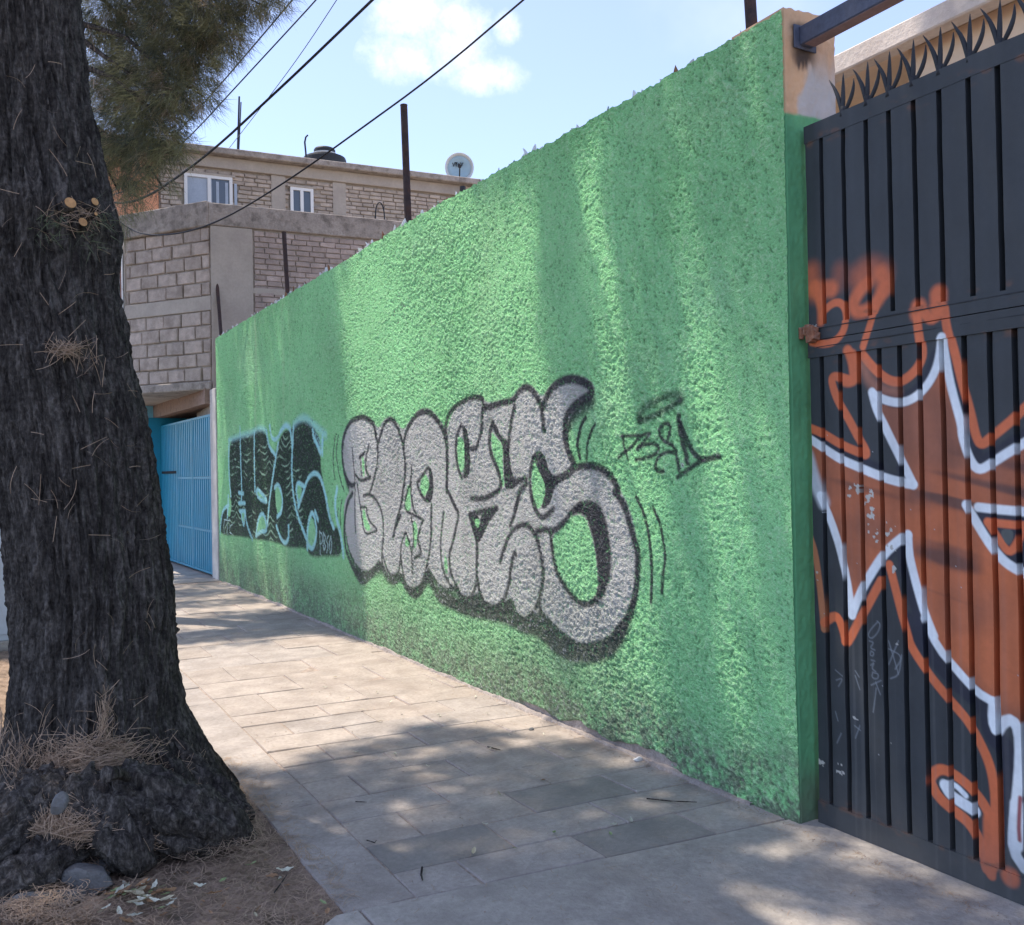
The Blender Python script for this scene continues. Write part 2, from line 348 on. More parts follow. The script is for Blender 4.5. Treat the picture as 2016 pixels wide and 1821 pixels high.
for i,y in enumerate(rows):
    off = (.26 if i%2==0 else .53)+random.uniform(-.03,.03)*(i>3)
    W_ = .53 if y<6 else .62
    xs = [1.352]; x = 1.352+off*W_/.53
    while x < 3.05-.12: xs.append(x); x += W_+random.uniform(-.012,.012)
    xs.append(3.07)
    for a,b in zip(xs[:-1],xs[1:]):
        m = M['tile']
        r = random.random()
        if (i==1 and a<1.5) or (i==2 and 2.0<a<2.5 ) or (i==0 and 2.0<a<2.5): m = M['tiledark']
        elif r<.25 or i<2: m = M['tilegrey']
        y1 = rows[i+1] if i+1<len(rows) else y+.3035; big_ = y>6
        slab_piece(a,b,y,y1,m,f0=lambda x,y=y:rowy(x,y),f1=lambda x,y=y1:rowy(x,y))
y = 3.135; k = 0
while y < 14.0:
    l = .56; slab_piece(1.085,1.352,y,y+l,M['tilegrey'],'edging_slab'); y += l; k += 1
# far apron in front of the blue gate
app = MB().box(1.10,3.05,14.03,19.4,-.03,.001).build('concrete_apron', M['concrete'], side)
# driveway in front of the black gate, in cast bays
drive = tag(empty('driveway'), kind='structure')
def bay(poly):
    o = MB().prism(poly,-.15,.004).build('concrete_bay', M['concrete'], drive, bevel=.006)
bay([(1.22,-2.0),(3.14,-2.0),(3.14,2.93),(3.06,2.935),(1.14,3.143)])
bay([(.03,-2.0),(1.212,-2.0),(1.133,3.144),(1.05,3.15),(.93,3.06),(.03,3.0)])
sheet('yard', 3.14,14,-6,14,-.02, M['concrete'])
sheet('pavement_beyond', .03,3.14,-30,-2.0,-.005, M['concrete'])

# ================================================================ painting on a plane x = const
crop = {'W1':(1100,1300,2.602),'W2':(1450,1200,3.36),'W3':(1450,1650,2.52),'W4':(1900,1250,3.642),'WW':(1050,1150,1.3903),
        'G1':(2660,850,2.7206),'G2':(2660,1400,2.602),'G3':(2660,2050,1.9168),'U1':(700,1350,1.885),'D':(0,0,1/1.687*1.0),'FULL':(0,0,1.0)}
def to_yz(c, pts, X):
    out = []; cc = c
    for p in pts:
        if isinstance(p,str): cc = p; continue
        ox,oy,s = crop[cc]; q = onx((ox+p[0]/s)/1.687,(oy+p[1]/s)/1.687,X); out.append((q[1],q[2]))
    return np.array(out)
def smooth_line(P, closed=False, n=2):
    for _ in range(n):
        if closed: A = P; B = np.roll(P,-1,0); P = np.stack([A*.75+B*.25,A*.25+B*.75],1).reshape(-1,2)
        else:
            A,B = P[:-1],P[1:]; P = np.vstack([P[:1], np.stack([A*.75+B*.25,A*.25+B*.75],1).reshape(-1,2), P[-1:]])
    return P
class Canvas:
    def __init__(s, Y, Z, base, X): s.Y=Y; s.Z=Z; s.C=np.empty(Y.shape+(3,),np.float32); s.C[:]=base; s.X=X; s.mask=None
    def _w(s, P, pad): return (s.Y>P[:,0].min()-pad)&(s.Y<P[:,0].max()+pad)&(s.Z>P[:,1].min()-pad)&(s.Z<P[:,1].max()+pad)
    @staticmethod
    def dist(y,z,P):
        d = np.full(y.shape,1e9,np.float32)
        for (a,b) in zip(P[:-1],P[1:]):
            v = b-a; L = v@v+1e-12; t = np.clip(((y-a[0])*v[0]+(z-a[1])*v[1])/L,0,1)
            d = np.minimum(d,(y-a[0]-t*v[0])**2+(z-a[1]-t*v[1])**2)
        return np.sqrt(d)
    def apply(s,w,al,col):
        s.C[w] = s.C[w]*(1-al[:,None])+np.array(col,np.float32)*al[:,None]
    def stroke(s,c,pts,wd,col,soft=.006,alpha=1,closed=False,sm=2):
        P = to_yz(c,pts,s.X)
        if closed: P = np.vstack([P,P[:1]])
        if len(P)==1: P = np.vstack([P,P+1e-4])
        P = smooth_line(P,False,sm) if len(P)>2 else P
        w = s._w(P,wd+soft); y,z = s.Y[w],s.Z[w]
        if y.size==0: return
        al = (1-ss(wd/2-soft/2,wd/2+soft,s.dist(y,z,P)))*alpha; s.apply(w,al,col)
    def fill(s,c,pts,col,soft=.008,alpha=1,shift=(0,0),sm=2):
        P = to_yz(c,pts,s.X)+np.array(shift); P = smooth_line(P,True,sm); Pc = np.vstack([P,P[:1]])
        w = s._w(P,soft*2); y,z = s.Y[w],s.Z[w]
        if y.size==0: return
        ins = np.zeros(y.shape,bool)
        for (a,b) in zip(Pc[:-1],Pc[1:]):
            if a[1]==b[1]: continue
            cnd = ((a[1]>z)!=(b[1]>z))&(y<(b[0]-a[0])*(z-a[1])/(b[1]-a[1])+a[0]); ins ^= cnd
        if soft<=.003: al = ins.astype(np.float32)*alpha
        else:
            d = s.dist(y,z,Pc); sd = np.where(ins,d,-d); al = ss(-soft/2,soft/2,sd)*alpha
        s.apply(w,al,col)

GREEN = np.array([.31,.70,.315]); 
BLK = (.042,.042,.048); SIL = (.55,.54,.50); AQ = (.46,.86,.86)
def paint_wall(cv):
    base_c = None
    Y,Z = cv.Y,cv.Z
    cv.C *= (1+.13*fbm(Y*.45+3,Z*.5,3,5))[...,None]
    pale = ss(.2,.7,fbm(Y*.9+20,Z*2.1,5,1))[...,None]*.22; cv.C = cv.C*(1-pale)+np.array([.50,.74,.46])*pale
    cv.C *= (1+.10*fbm(Y*1.3,Z*.9,4))[...,None]
    blot = ss(.25,.6,fbm(Y*1.1+9,Z*1.4,4,2))[...,None]; cv.C = cv.C*(1-.25*blot)+np.array([.21,.55,.20])*.25*blot
    for yy,wd,a in ((11.85,.035,.5),(10.6,.05,.25),(10.35,.03,.2),(5.6,.2,.12)):
        st = np.exp(-((Y-yy-.05*noise2(Z*3,Z*0+yy,1))/wd)**2)*a*(.6+.4*noise2(Y*60,Z*12,3)); cv.C = cv.C*(1-st[...,None])+np.array([.62,.68,.45])*st[...,None]
    body = [(118,470),(122,400),(155,340),(210,318),(260,340),(285,385),(310,340),(340,320),(370,350),(400,390),(425,350),(460,300),(500,282),(540,300),(575,350),(600,390),(615,330),(650,270),(700,240),(765,225),(785,262),(850,252),(905,238),(940,190),(975,172),(1010,190),(1045,240),(1090,170),(1140,142),(1200,132),(1260,150),(1290,185),(1280,225),(1240,255),(1190,300),(1165,360),(1160,420),(1180,500),(1195,550),(1250,545),(1310,555),(1370,600),(1410,660),(1450,740),(1480,860),(1490,980),(1480,1080),(1460,1170),(1420,1260),(1350,1340),(1250,1385),(1180,1350),(1100,1280),(1050,1220),(1010,1235),(980,1262),(930,1230),(905,1160),(880,1170),(830,1205),(780,1180),(750,1130),(720,1160),(690,1170),(660,1140),(640,1100),(600,1120),(560,1090),(530,1030),(500,1085),(450,1120),(410,1090),(385,1030),(350,1072),(320,1050),(300,1010),(250,1040),(200,1030),(160,960),(140,880),(125,780),(130,710),(160,660),(130,600)]
    sh = Canvas.fill
    for k in range(3): cv.fill('WW',body,BLK,.05,.62,shift=(-.004*k,-.026*(k+1)))
    cv.fill('WW',body,SIL,.02,.97)
    w = cv._w(to_yz('WW',body,XW),0); s_ = np.abs(cv.C[w]-np.array(SIL)).sum(-1)<.06
    cc = cv.C[w]; cc[s_] *= (1+.16*fbm(cv.Y[w][s_]*2.2,cv.Z[w][s_]*2.2,4,1))[:,None]; cc[s_] = cc[s_]*(1-.18*ss(.1,.5,fbm(cv.Y[w][s_]*3,cv.Z[w][s_]*2,3,3)))[:,None]; cv.C[w] = cc
    G = GREEN*1.02
    F_ = lambda c,p,col=BLK,soft=.012,a=.97: cv.fill(c,p,col,soft,a)
    K = lambda c,p,wd=.035,soft=.018,a=.95,col=BLK: cv.stroke(c,p,wd,col,soft,a)
    # black masses first
    F_('W1',[(160,1480),(220,1560),(300,1575),(400,1480),(430,1460),(480,1570),(560,1630),(610,1560),(660,1695),(740,1705),(800,1600),(840,1500),(870,1580),(900,1690),(1000,1750),(1100,1790),(1120,1900),(940,1840),(870,1720),(830,1640),(770,1790),(700,1800),(640,1710),(600,1630),(540,1690),(470,1600),(430,1510),(350,1610),(290,1690),(230,1650)],soft=.04)
    F_('W3',[(0,790),(100,800),(180,850),(260,880),(330,820),(420,910),(500,930),(600,860),(640,980),(700,1030),(840,980),(880,1000),(960,1130),(1180,1260),(1200,1420),(1000,1330),(870,1180),(720,1150),(620,1080),(450,1040),(250,1010),(130,940),(0,880)],soft=.05)
    F_('W3',[(1670,860),(1640,1040),(1580,1220),(1470,1360),(1290,1410),(1130,1370),(940,1260),(880,1100),(900,1000),(1000,1130),(1180,1255),(1300,1245),(1450,1180),(1560,1070),(1630,940)],soft=.05)
    F_('W1',[(830,640),(870,700),(880,900),(840,960),(800,935),(845,800)])
    F_('W2',[(270,690),(330,740),(360,900),(370,1150),(350,1300),(280,1310),(300,1200),(305,1000),(290,850)])
    F_('W2',[(600,660),(660,700),(720,850),(800,880),(810,1100),(850,1300),(900,1350),(880,1410),(780,1440),(750,1400),(740,1150),(735,1000),(720,900),(640,810)])
    F_('W2',[(1060,1050),(1140,980),(1210,1060),(1250,1200),(1290,1260),(1350,1290),(1400,1330),(1310,1420),(1270,1600),(1150,1670),(1210,1480),(1205,1370),(1140,1230),(1090,1130)])
    F_('W3',[(1190,50),(1300,15),(1390,80),(1440,250),(1468,450),(1465,650),(1425,800),(1360,890),(1270,915),(1352,790),(1350,600),(1325,400),(1290,260),(1250,160),(1190,140),(1110,170)],soft=.03)
    F_('W3',[(260,135),(350,145),(345,250),(400,270),(350,400),(310,350)]); F_('W3',[(350,150),(440,105),(520,85),(480,150),(420,230),(350,400)])
    # green openings
    for c,p in (('W1',[(262,570),(285,560),(290,740),(275,740)]),('W1',[(262,1020),(290,1020),(300,1100),(350,1190),(290,1215)]),
        ('W1',[(780,740),(812,705),(848,800),(800,930),(755,830)]),('W1',[(650,820),(680,800),(682,900),(690,1020),(650,1040),(635,1000)]),
        ('W1',[(700,1100),(750,1150),(740,1330),(712,1380)]),('W1',[(640,1255),(670,1240),(680,1340),(635,1345)]),
        ('W2',[(250,830),(290,870),(305,1000),(300,1200),(265,1255),(235,1150),(220,1000),(225,880)]),
        ('W2',[(610,780),(640,830),(720,910),(735,1000),(730,1150),(750,1430),(720,1380),(690,1200),(620,1050),(600,900)]),
        ('W2',[(1080,1110),(1110,1160),(1150,1250),(1212,1380),(1212,1480),(1150,1660),(1090,1620),(1060,1450),(1055,1250)]),
        ('W3',[(60,490),(82,500),(95,650),(70,640)]),('W3',[(305,190),(352,180),(352,245),(330,262)]),
        ('W3',[(1110,175),(1190,148),(1250,168),(1290,270),(1322,400),(1350,600),(1355,780),(1310,860),(1250,882),(1180,862),(1100,780),(1020,680),(990,520),(965,320),(1040,280)])):
        F_(c,p,G,.01,.96)
    # black outlines
    K('W1',[(385,385),(370,280),(300,222),(240,222),(160,262),(112,360),(92,480),(97,620),(122,750),(170,820),(195,805)],.045)
    K('W1',[(375,340),(400,440),(405,560),(390,680),(360,800),(335,880)],.028)
    K('W1',[(180,880),(140,950),(115,1080),(110,1250),(140,1420),(200,1540),(270,1600),(350,1560),(410,1480)],.045)
    K('W1',[(280,900),(340,885),(400,950),(440,1050),(450,1180),(445,1300),(430,1420),(440,1500)],.026)
    for p,w_ in (([(180,490),(195,650),(205,800),(200,1000),(208,1220)],.018),([(210,720),(250,780),(330,750)],.028),([(330,460),(300,560),(300,700),(340,740)],.03),([(250,560),(265,740)],.018),([(245,570),(290,530)],.028),
        ([(220,780),(245,950),(262,1080),(285,1240),(350,1220),(410,1200),(330,1130),(305,1050),(310,1000),(250,1000)],.02),
        ([(400,480),(430,350),(460,270),(505,228),(550,270),(590,360),(620,480),(635,600),(640,700),(620,850),(600,1000),(560,1130),(535,1260)],.036),
        ([(440,1400),(470,1530),(530,1605),(580,1580),(600,1440),(600,1330),(640,1210),(660,1250),(700,1400),(700,1560)],.024),
        ([(620,480),(640,350),(700,235),(780,165),(860,185),(930,270),(980,380),(995,520),(995,700),(990,860)],.045),
        ([(740,790),(790,720),(830,650),(860,700),(870,850),(850,950),(800,940),(750,850),(740,790)],.03),
        ([(690,650),(690,780),(640,900),(630,1030),(700,1060),(790,1110),(740,1080),(700,1000),(685,850),(685,730)],.022),
        ([(600,1070),(560,1150)],.03),([(690,1090),(720,1250),(700,1380)],.022),([(790,1110),(760,1200),(745,1300),(790,1400),(720,1440)],.026),
        ([(600,1400),(615,1560),(650,1680),(720,1750),(780,1690),(810,1570),(840,1440),(860,1300),(860,1150),(860,980)],.028)): K('W1',p,w_,.014)
    for p,w_ in (([(90,760),(110,620),(180,520),(300,440),(420,395),(510,405),(520,500),(500,620),(495,780),(460,900),(430,980),(360,970)],.036),
        ([(520,520),(620,500),(740,455),(860,445),(920,340),(980,280),(1060,305),(1120,390),(1170,500),(1190,620),(1200,770)],.040),
        ([(870,500),(840,620),(820,760),(800,900),(790,1000)],.036),
        ([(1190,520),(1230,400),(1310,280),(1430,205),(1560,195),(1680,245),(1740,310),(1720,380),(1600,450),(1510,530),(1450,640),(1440,800),(1460,950),(1510,1080),(1550,1180),(1440,1280),(1320,1330),(1230,1380)],.05),
        ([(270,710),(215,830),(205,1000),(225,1180),(270,1290)],.032),([(620,680),(580,830),(585,1000),(640,1130),(690,1250),(720,1400),(640,1480),(500,1540),(380,1530)],.036),
        ([(840,1360),(920,1330),(990,1300),(1000,1380),(930,1420),(900,1560),(870,1650)],.036),([(1070,1080),(1035,1250),(1040,1450),(1090,1640)],.032),
        ([(95,760),(110,950),(105,1250),(100,1420),(130,1480),(200,1620)],.028),
        ([(1545,1190),(1640,1165),(1760,1165),(1880,1210),(1980,1310),(2040,1420)],.042)): K('W2',p,w_,.016)
    for p,w_ in (([(110,0),(150,90),(185,140),(160,250),(130,400),(100,480),(110,620),(160,740),(200,820),(260,865),(310,810),(330,720)],.03),
        ([(50,140),(35,300),(30,470),(55,640),(130,760)],.022),([(270,150),(340,130),(500,95)],.034),([(270,160),(300,260),(330,350),(335,500),(330,640),(350,760),(380,860),(430,915),(500,930),(570,860),(610,730),(620,600),(645,470),(660,480)],.034),
        ([(530,540),(560,440),(600,330),(640,270),(720,230),(780,250),(830,330),(870,450),(890,600),(890,720),(860,850),(870,950)],.034),
        ([(680,0),(650,150),(610,240)],.028),([(610,880),(660,1010),(740,1030),(820,960),(850,880)],.03),([(790,0),(820,90),(850,160),(900,175),(980,100)],.032),
        ([(830,290),(900,270),(970,295),(1060,230),(1130,130),(1210,60)],.036),([(955,300),(970,450),(1000,620),(1080,760),(1180,885),(1280,905),(1370,840)],.032),
        ([(1500,-40),(1580,60),(1620,200),(1660,360),(1695,480),(1690,620),(1675,800),(1640,920),(1590,1040),(1500,1150)],.044),
        ([(870,960),(930,1080),(1060,1180),(1200,1255),(1330,1240)],.03)): K('W3',p,w_,.016)
    for c,p,w_ in (('W1',[(40,370),(15,500),(15,620),(30,760)],.016),('W1',[(60,380),(40,520),(55,650),(80,780),(110,860)],.016),('W1',[(90,940),(75,1060),(80,1170)],.016),('W1',[(60,1010),(50,1100)],.014),
        ('W2',[(1670,630),(1620,720),(1590,850),(1580,970),(1610,1080)],.026),('W2',[(1780,700),(1720,800),(1690,930),(1680,1100)],.018),
        ('W3',[(1680,0),(1740,120),(1780,280),(1800,450),(1810,650),(1800,880)],.02),('W3',[(1820,90),(1880,220),(1910,400),(1925,520),(1900,650),(1890,800)],.018)): K(c,p,w_,.008)
    K('W4',[(820,540),(810,470),(880,380),(1000,310),(1150,240),(1290,220),(1330,270)],.03,.03,.7); K('W4',[(820,530),(900,520),(1000,470),(1150,400),(1320,290)],.028,.02,.8)
    for p,w_ in (([(580,980),(640,920),(760,830),(820,720),(960,680),(940,720),(840,820),(800,880)],.018),([(610,720),(700,720),(820,710)],.014),([(620,710),(640,850),(690,1000)],.012),([(820,860),(900,820),(1000,810),(1070,850),(1050,920),(950,980),(780,1010)],.018),
        ([(1170,750),(1200,650),(1190,570),(1120,570),(1060,640),(1080,740),(1160,800),(1230,830),(1270,920),(1300,1050),(1310,1140)],.020),([(1120,1150),(1030,1150),(1020,1040),(1080,950),(1170,910),(1240,920)],.020),
        ([(1300,480),(1310,620),(1350,800),(1390,930),(1410,1040)],.030),([(1320,560),(1380,720),(1440,870),(1540,980),(1600,1010),(1700,990),(1780,970)],.028),([(1290,1220),(1400,1140),(1540,1040),(1600,1010)],.022)): K('W4',p,w_,.010,.93)
    # dark piece with pale blue lines at the far end
    piece = [(112,212),(180,190),(270,167),(310,137),(345,160),(370,240),(405,308),(425,225),(460,145),(500,150),(525,110),(560,87),(620,95),(650,140),(688,200),(690,380),(700,450),(730,600),(770,760),(800,750),(830,940),(740,935),(620,945),(600,880),(500,890),(400,845),(300,835),(200,815),(80,805),(57,780),(72,660),(112,630),(124,560)]
    D2 = (.026,.030,.030)
    cv.fill('U1',piece,D2,.05,.96)
    w = cv._w(to_yz('U1',piece,XW),0); y,z,cc = Y[w],Z[w],cv.C[w]
    dk = (cc.sum(-1)<.25); ph = np.sin((z+.05*np.abs(np.sin(y*7))+.05*fbm(y*4,z*4,3))*75)
    br = ss(.45,.9,ph)*ss(-.1,.4,fbm(y*5,z*9,3,1))*.95*(y>9.9); br = np.where(dk,br,0)
    cc = cc*(1-br[:,None])+np.array([.36,.55,.38])*br[:,None]; cv.C[w] = cc
    for p in ([(290,530),(300,515),(370,600),(300,570)],[(405,510),(430,480),(455,560),(450,660),(420,690)],[(285,800),(300,700),(330,660),(355,720),(355,780)],[(540,480),(580,500),(560,600),(545,560)],[(105,690),(110,570),(130,580),(125,690)],[(185,655),(215,660),(207,760)],[(600,880),(600,760),(625,670),(660,760),(650,880),(625,905)]):
        F_('U1',p,GREEN*1.0+np.array([.05,.08,.07]),.01,.95)
    A_ = lambda p,wd=.055,soft=.016,a=.95: cv.stroke('U1',p,wd,AQ,soft,a)
    A_([(115,212),(180,185),(270,160),(310,130),(345,150)],.05,.05,.6); A_([(520,115),(560,75),(600,70),(650,120),(720,178)],.06,.05,.6); A_([(440,150),(470,108),(500,135)],.05,.04,.6)
    for p in ([(115,210),(112,400),(125,560)],[(183,130),(188,350),(195,540),(190,600)],[(275,165),(275,350),(280,530)],[(350,150),(365,250),(410,305)],[(370,120),(380,190),(400,210),(420,200),(440,150),(470,115),(500,135),(515,250),(510,400),(530,640),(590,800),(625,900),(650,870),(665,780),(650,680),(630,660),(605,760),(605,890)],
        [(425,230),(400,400),(370,600),(360,740)],[(520,130),(515,260)],[(640,150),(645,190),(690,290)],[(700,190),(700,300)],[(550,630),(590,520),(610,450),(650,410),(690,440),(720,560),(745,700),(770,760)],[(58,790),(68,680),(85,635),(112,620)],
        [(790,510),(775,600),(785,700),(815,800),(832,940)],[(215,655),(225,740),(262,830)],[(415,750),(440,830),(470,862),(490,820),(490,750)],[(175,540),(205,545)],[(175,605),(215,605)],[(180,655),(215,655)],
        [(290,530),(300,515),(372,605),(300,575),(290,530)],[(405,510),(430,480),(455,560),(450,660),(420,690)],[(285,810),(300,700),(330,662),(352,720),(355,782),(320,780),(285,810)],[(540,530),(545,470),(590,500)],[(556,620),(545,560)],[(105,690),(110,560)],[(188,660),(207,765),(212,665)],[(655,660),(672,710)]): A_(p,.046,.018)
    for i in range(6): A_([(648+9*i,160+9*i),(650+9*i,225+11*i)],.012,.008)
    for p in ([(90,705),(80,740),(86,795)],[(84,708),(120,715)],[(104,715),(106,800)],[(135,738),(121,750),(119,785),(134,800)],[(682,780),(686,925)],[(682,785),(700,800),(700,850),(685,862)],[(706,790),(706,905),(722,880),(709,848),(721,820),(706,790)],[(737,810),(724,835),(736,870),(726,915)],[(752,812),(742,860),(749,935),(759,870),(752,812)]): cv.stroke('U1',p,.014,(.5,.68,.66),.008,.95,sm=1)
    cv.stroke('W4',[(1352,1075)],.022,(.7,.75,.7),.004,.9)
    cv.stroke('W4',[(1352,1075)],.009,(.05,.1,.07),.003,.9)
    # splash dirt rising from the foot
    hgt = .45+.16*fbm(Y*1.2,Y*0+3,3)
    d = (1-ss(.02,1.15,Z/np.maximum(hgt,.05)))
    d = np.clip(d*.72+.8*d*fbm(Y*12,Z*14,4,2)+.6*d*noise2(Y*60,Z*60,1),0,.85)
    cv.C = cv.C*(1-d[...,None])+np.array([.15,.155,.13])*d[...,None]
    d = .85*(1-ss(.1,1.15,Z))*ss(3.4,5,Y)*(.6+.4*fbm(Y*2,Z*5,4,4)); d = np.clip(d,0,.75); cv.C = cv.C*(1-d[...,None])+np.array([.21,.27,.17])*d[...,None]
    # high spots are paled later, as sunlight put into the colour
    return cv

# stucco face --------------------------------------------------
ztop = 3.52
ys = [YN]
while ys[-1] < YF: ys.append(ys[-1]+max(.0056,  .00150*(1.5+.869*ys[-1])))
ys = np.array(ys); ys[-1] = YF
zs = np.linspace(-.05,1,440); zs = np.linspace(-.05, ztop, 560)
ZZ,YY = np.meshgrid(zs,ys)
topw = ztop+.012*fbm(ys*1.7,ys*0,4)+.006*noise2(ys*14,ys*0,2)+.006*noise2(ys*40,ys*0,3)-.005+.07*ss(YN,YN+4.5,ys)
ZZ = -.05+(ZZ+.05)*((topw+.05)/(ztop+.05))[:,None]
wx = .03*noise2(YY*14,ZZ*14,3); wy = .03*noise2(YY*14+7,ZZ*14,4)
n1 = noise2((YY+wx)*40,(ZZ+wy)*40,0); n2 = noise2((YY+wy)*74,(ZZ+wx)*70,1); n3 = noise2(YY*125,ZZ*120,2)
rel = .35*(1-np.abs(n1)*2)+.45*(1-np.abs(n2)*2)+.45*n3
amp = (.0075+.006*fbm(YY*1.3,ZZ*1.6,4))*(1-.25*ss(YN+.35,YN,YY))
und = .012*fbm(YY*.7,ZZ*.7,3,4)
disp = rel*amp+und
edge = ss(0,.02,np.minimum(YY-YN,YF-YY))
hole = ss(.045,.03,ZZ-.07*fbm(YY*3.3,YY*0+2,3))*ss(3.6,3.9,YY)*ss(5.4,5.0,YY)   # render broken away at the foot
base_z = 0
disp = disp*(1-hole*.6) - .03*hole
cv = Canvas(YY,ZZ,GREEN,XW); paint_wall(cv)
cv.C = cv.C*(1-hole[...,None])+(np.array([.33,.29,.26])*(1+.3*fbm(YY*9,ZZ*9,3))[...,None])*hole[...,None]
# the spray missed the pits of the render, relief light is painted in: high spots paled, pits darkened
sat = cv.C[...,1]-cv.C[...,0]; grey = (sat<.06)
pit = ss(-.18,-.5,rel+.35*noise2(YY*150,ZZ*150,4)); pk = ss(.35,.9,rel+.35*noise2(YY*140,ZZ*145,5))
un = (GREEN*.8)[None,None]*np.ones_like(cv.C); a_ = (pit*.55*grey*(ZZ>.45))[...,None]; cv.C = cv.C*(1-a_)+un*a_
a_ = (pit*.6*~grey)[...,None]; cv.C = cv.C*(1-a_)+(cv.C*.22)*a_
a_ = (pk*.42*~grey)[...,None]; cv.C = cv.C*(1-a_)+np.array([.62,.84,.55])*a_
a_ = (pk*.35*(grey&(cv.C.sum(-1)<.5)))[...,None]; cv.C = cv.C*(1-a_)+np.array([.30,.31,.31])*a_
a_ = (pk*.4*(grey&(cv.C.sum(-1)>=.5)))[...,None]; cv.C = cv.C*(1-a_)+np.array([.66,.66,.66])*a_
wall = tag(empty('green_wall',(XW,YN,0)), 'long green stucco boundary wall with graffiti, beside the sidewalk', 'wall')
V = np.stack([XW-disp-XW*1.0+0*YY, YY-YN, ZZ],-1).reshape(-1,3)
ny_,nz_ = YY.shape; idx = np.arange(ny_*nz_).reshape(ny_,nz_)
Q = np.stack([idx[:-1,:-1],idx[:-1,1:],idx[1:,1:],idx[1:,:-1]],-1).reshape(-1,4)
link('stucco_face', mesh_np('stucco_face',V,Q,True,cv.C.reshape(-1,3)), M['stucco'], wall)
# masonry body behind the render, stopping short of the end column
b = MB(); P0 = []
n = 60; yy = np.linspace(3.18,YF,n)
for i in range(n):
    t = float(np.interp(yy[i],ys,topw)); P0.append(t)
vv = []; ff = []
for i in range(n):
    for (x,z) in ((XW+.012,-.1),(XW+.20,-.1),(XW+.20,P0[i]-.05+random.uniform(-.01,.01)),(XW+.10,P0[i]-.03+random.uniform(-.01,.01)),(XW+.012,P0[i]-.004)): vv.append((x,yy[i],z))
for i in range(n-1):
    for k in range(5): ff.append((i*5+k,i*5+(k+1)%5,(i+1)*5+(k+1)%5,(i+1)*5+k))
ff += [tuple(range(5)),tuple((n-1)*5+k for k in range(5))]
b.add(vv,ff); b.build('masonry_core', M['footing'], wall)
# end column: green below, orange above, grey repair patches
nx_,nz2 = 60,420
xs = np.linspace(.014,.33,nx_); z2 = np.linspace(-.05,3.56,nz2)
def endface():
    Xg,Zg = np.meshgrid(xs,z2,indexing='ij')
    C = np.empty(Xg.shape+(3,)); 
    wob = .02*fbm(Xg*8,Zg*3,3)
    org = np.array([.66,.42,.25]); gr = np.array([.52,.49,.47]); grn = np.array([.12,.36,.17])
    C[:] = org*(1+.12*fbm(Xg*9,Zg*9,4))[...,None]
    patch = ss(.0,.25,fbm(Xg*5+3,Zg*4,3,1)-.15+1.2*(Xg-.25)+.45*ss(.25,.0,np.abs(Zg-3.10))-.12)
    spot = np.exp(-(((Xg-.17)/.03)**2+((Zg-3.22)/.05)**2)); patch = np.clip(patch*ss(3.45,3.2,Zg)+spot,0,1)
    C = C*(1-patch[...,None])+gr*patch[...,None]
    g = ss(3.085,3.07,Zg+wob*.6-.02*Xg); g = np.maximum(g, ss(.012,.006,Xg+wob*.15)); 
    g = np.maximum(g, 0)
    C = C*(1-g[...,None])+(grn*(1+.2*fbm(Xg*14,Zg*6,4))[...,None])*g[...,None]
    d = (1-ss(.0,.30,Zg+.08*fbm(Xg*7,Zg*7,3)))*.8; C = C*(1-d[...,None])+np.array([.11,.10,.085])*d[...,None]
    # black paint that ran below the beam's plate
    bl = np.exp(-(((Xg-.13)/.075)**4))*ss(3.27,3.33,Zg+.05*fbm(Xg*40,Zg*10,3))*ss(3.52,3.47,Zg); C = C*(1-bl[...,None]*.9)+np.array([.02,.022,.03])*bl[...,None]*.9
    Yd = .004*fbm(Xg*6,Zg*6,3)+.0025*noise2(Xg*60,Zg*50,1)
    return Xg,Zg,Yd,C
Xg,Zg,Yd,Cc = endface()
topc = 3.54+.007*noise2(xs*37,xs*0,1)+.008*noise2(xs*11,xs*0,2)
Zt = np.where(Zg>3.4, 3.4+(Zg-3.4)*((topc-3.4)/.16)[:,None], Zg)
V = np.stack([Xg+0.0, Yd, Zt],-1)
front = V.reshape(-1,3); idx = np.arange(nx_*nz2).reshape(nx_,nz2)
Q = np.stack([idx[:-1,:-1],idx[1:,:-1],idx[1:,1:],idx[:-1,1:]],-1).reshape(-1,4)
# wrap the right side and the top back 0.3 m
bk = len(front); side_v = np.stack([V[-1,:,0],V[-1,:,1]+.32,V[-1,:,2]],-1); top_v = np.stack([V[:,-1,0],V[:,-1,1]+.32,V[:,-1,2]-.01],-1)
allv = np.vstack([front,side_v,top_v]); cfull = np.vstack([Cc.reshape(-1,3),Cc[-1],Cc[:,-1]])
lft = np.stack([V[0,:,0],V[0,:,1]+.32,V[0,:,2]],-1); allv = np.vstack([allv,lft]); cfull = np.vstack([cfull,Cc[0]]); lidx = bk+nz2+nx_+np.arange(nz2)
sidx = bk+np.arange(nz2); tidx = bk+nz2+np.arange(nx_)
Q2 = np.stack([idx[-1,:-1],sidx[:-1],sidx[1:],idx[-1,1:]],-1); Q3 = np.stack([idx[:-1,-1],idx[1:,-1],tidx[1:],tidx[:-1]],-1)
oc = link('end_column', mesh_np('end_column',allv,np.vstack([Q,Q2,Q3,np.stack([idx[0,1:],lidx[1:],lidx[:-1],idx[0,:-1]],-1)]),True,cfull), M['plainpaint'], wall)
tag(oc, 'end column of the wall, green below and orange above')
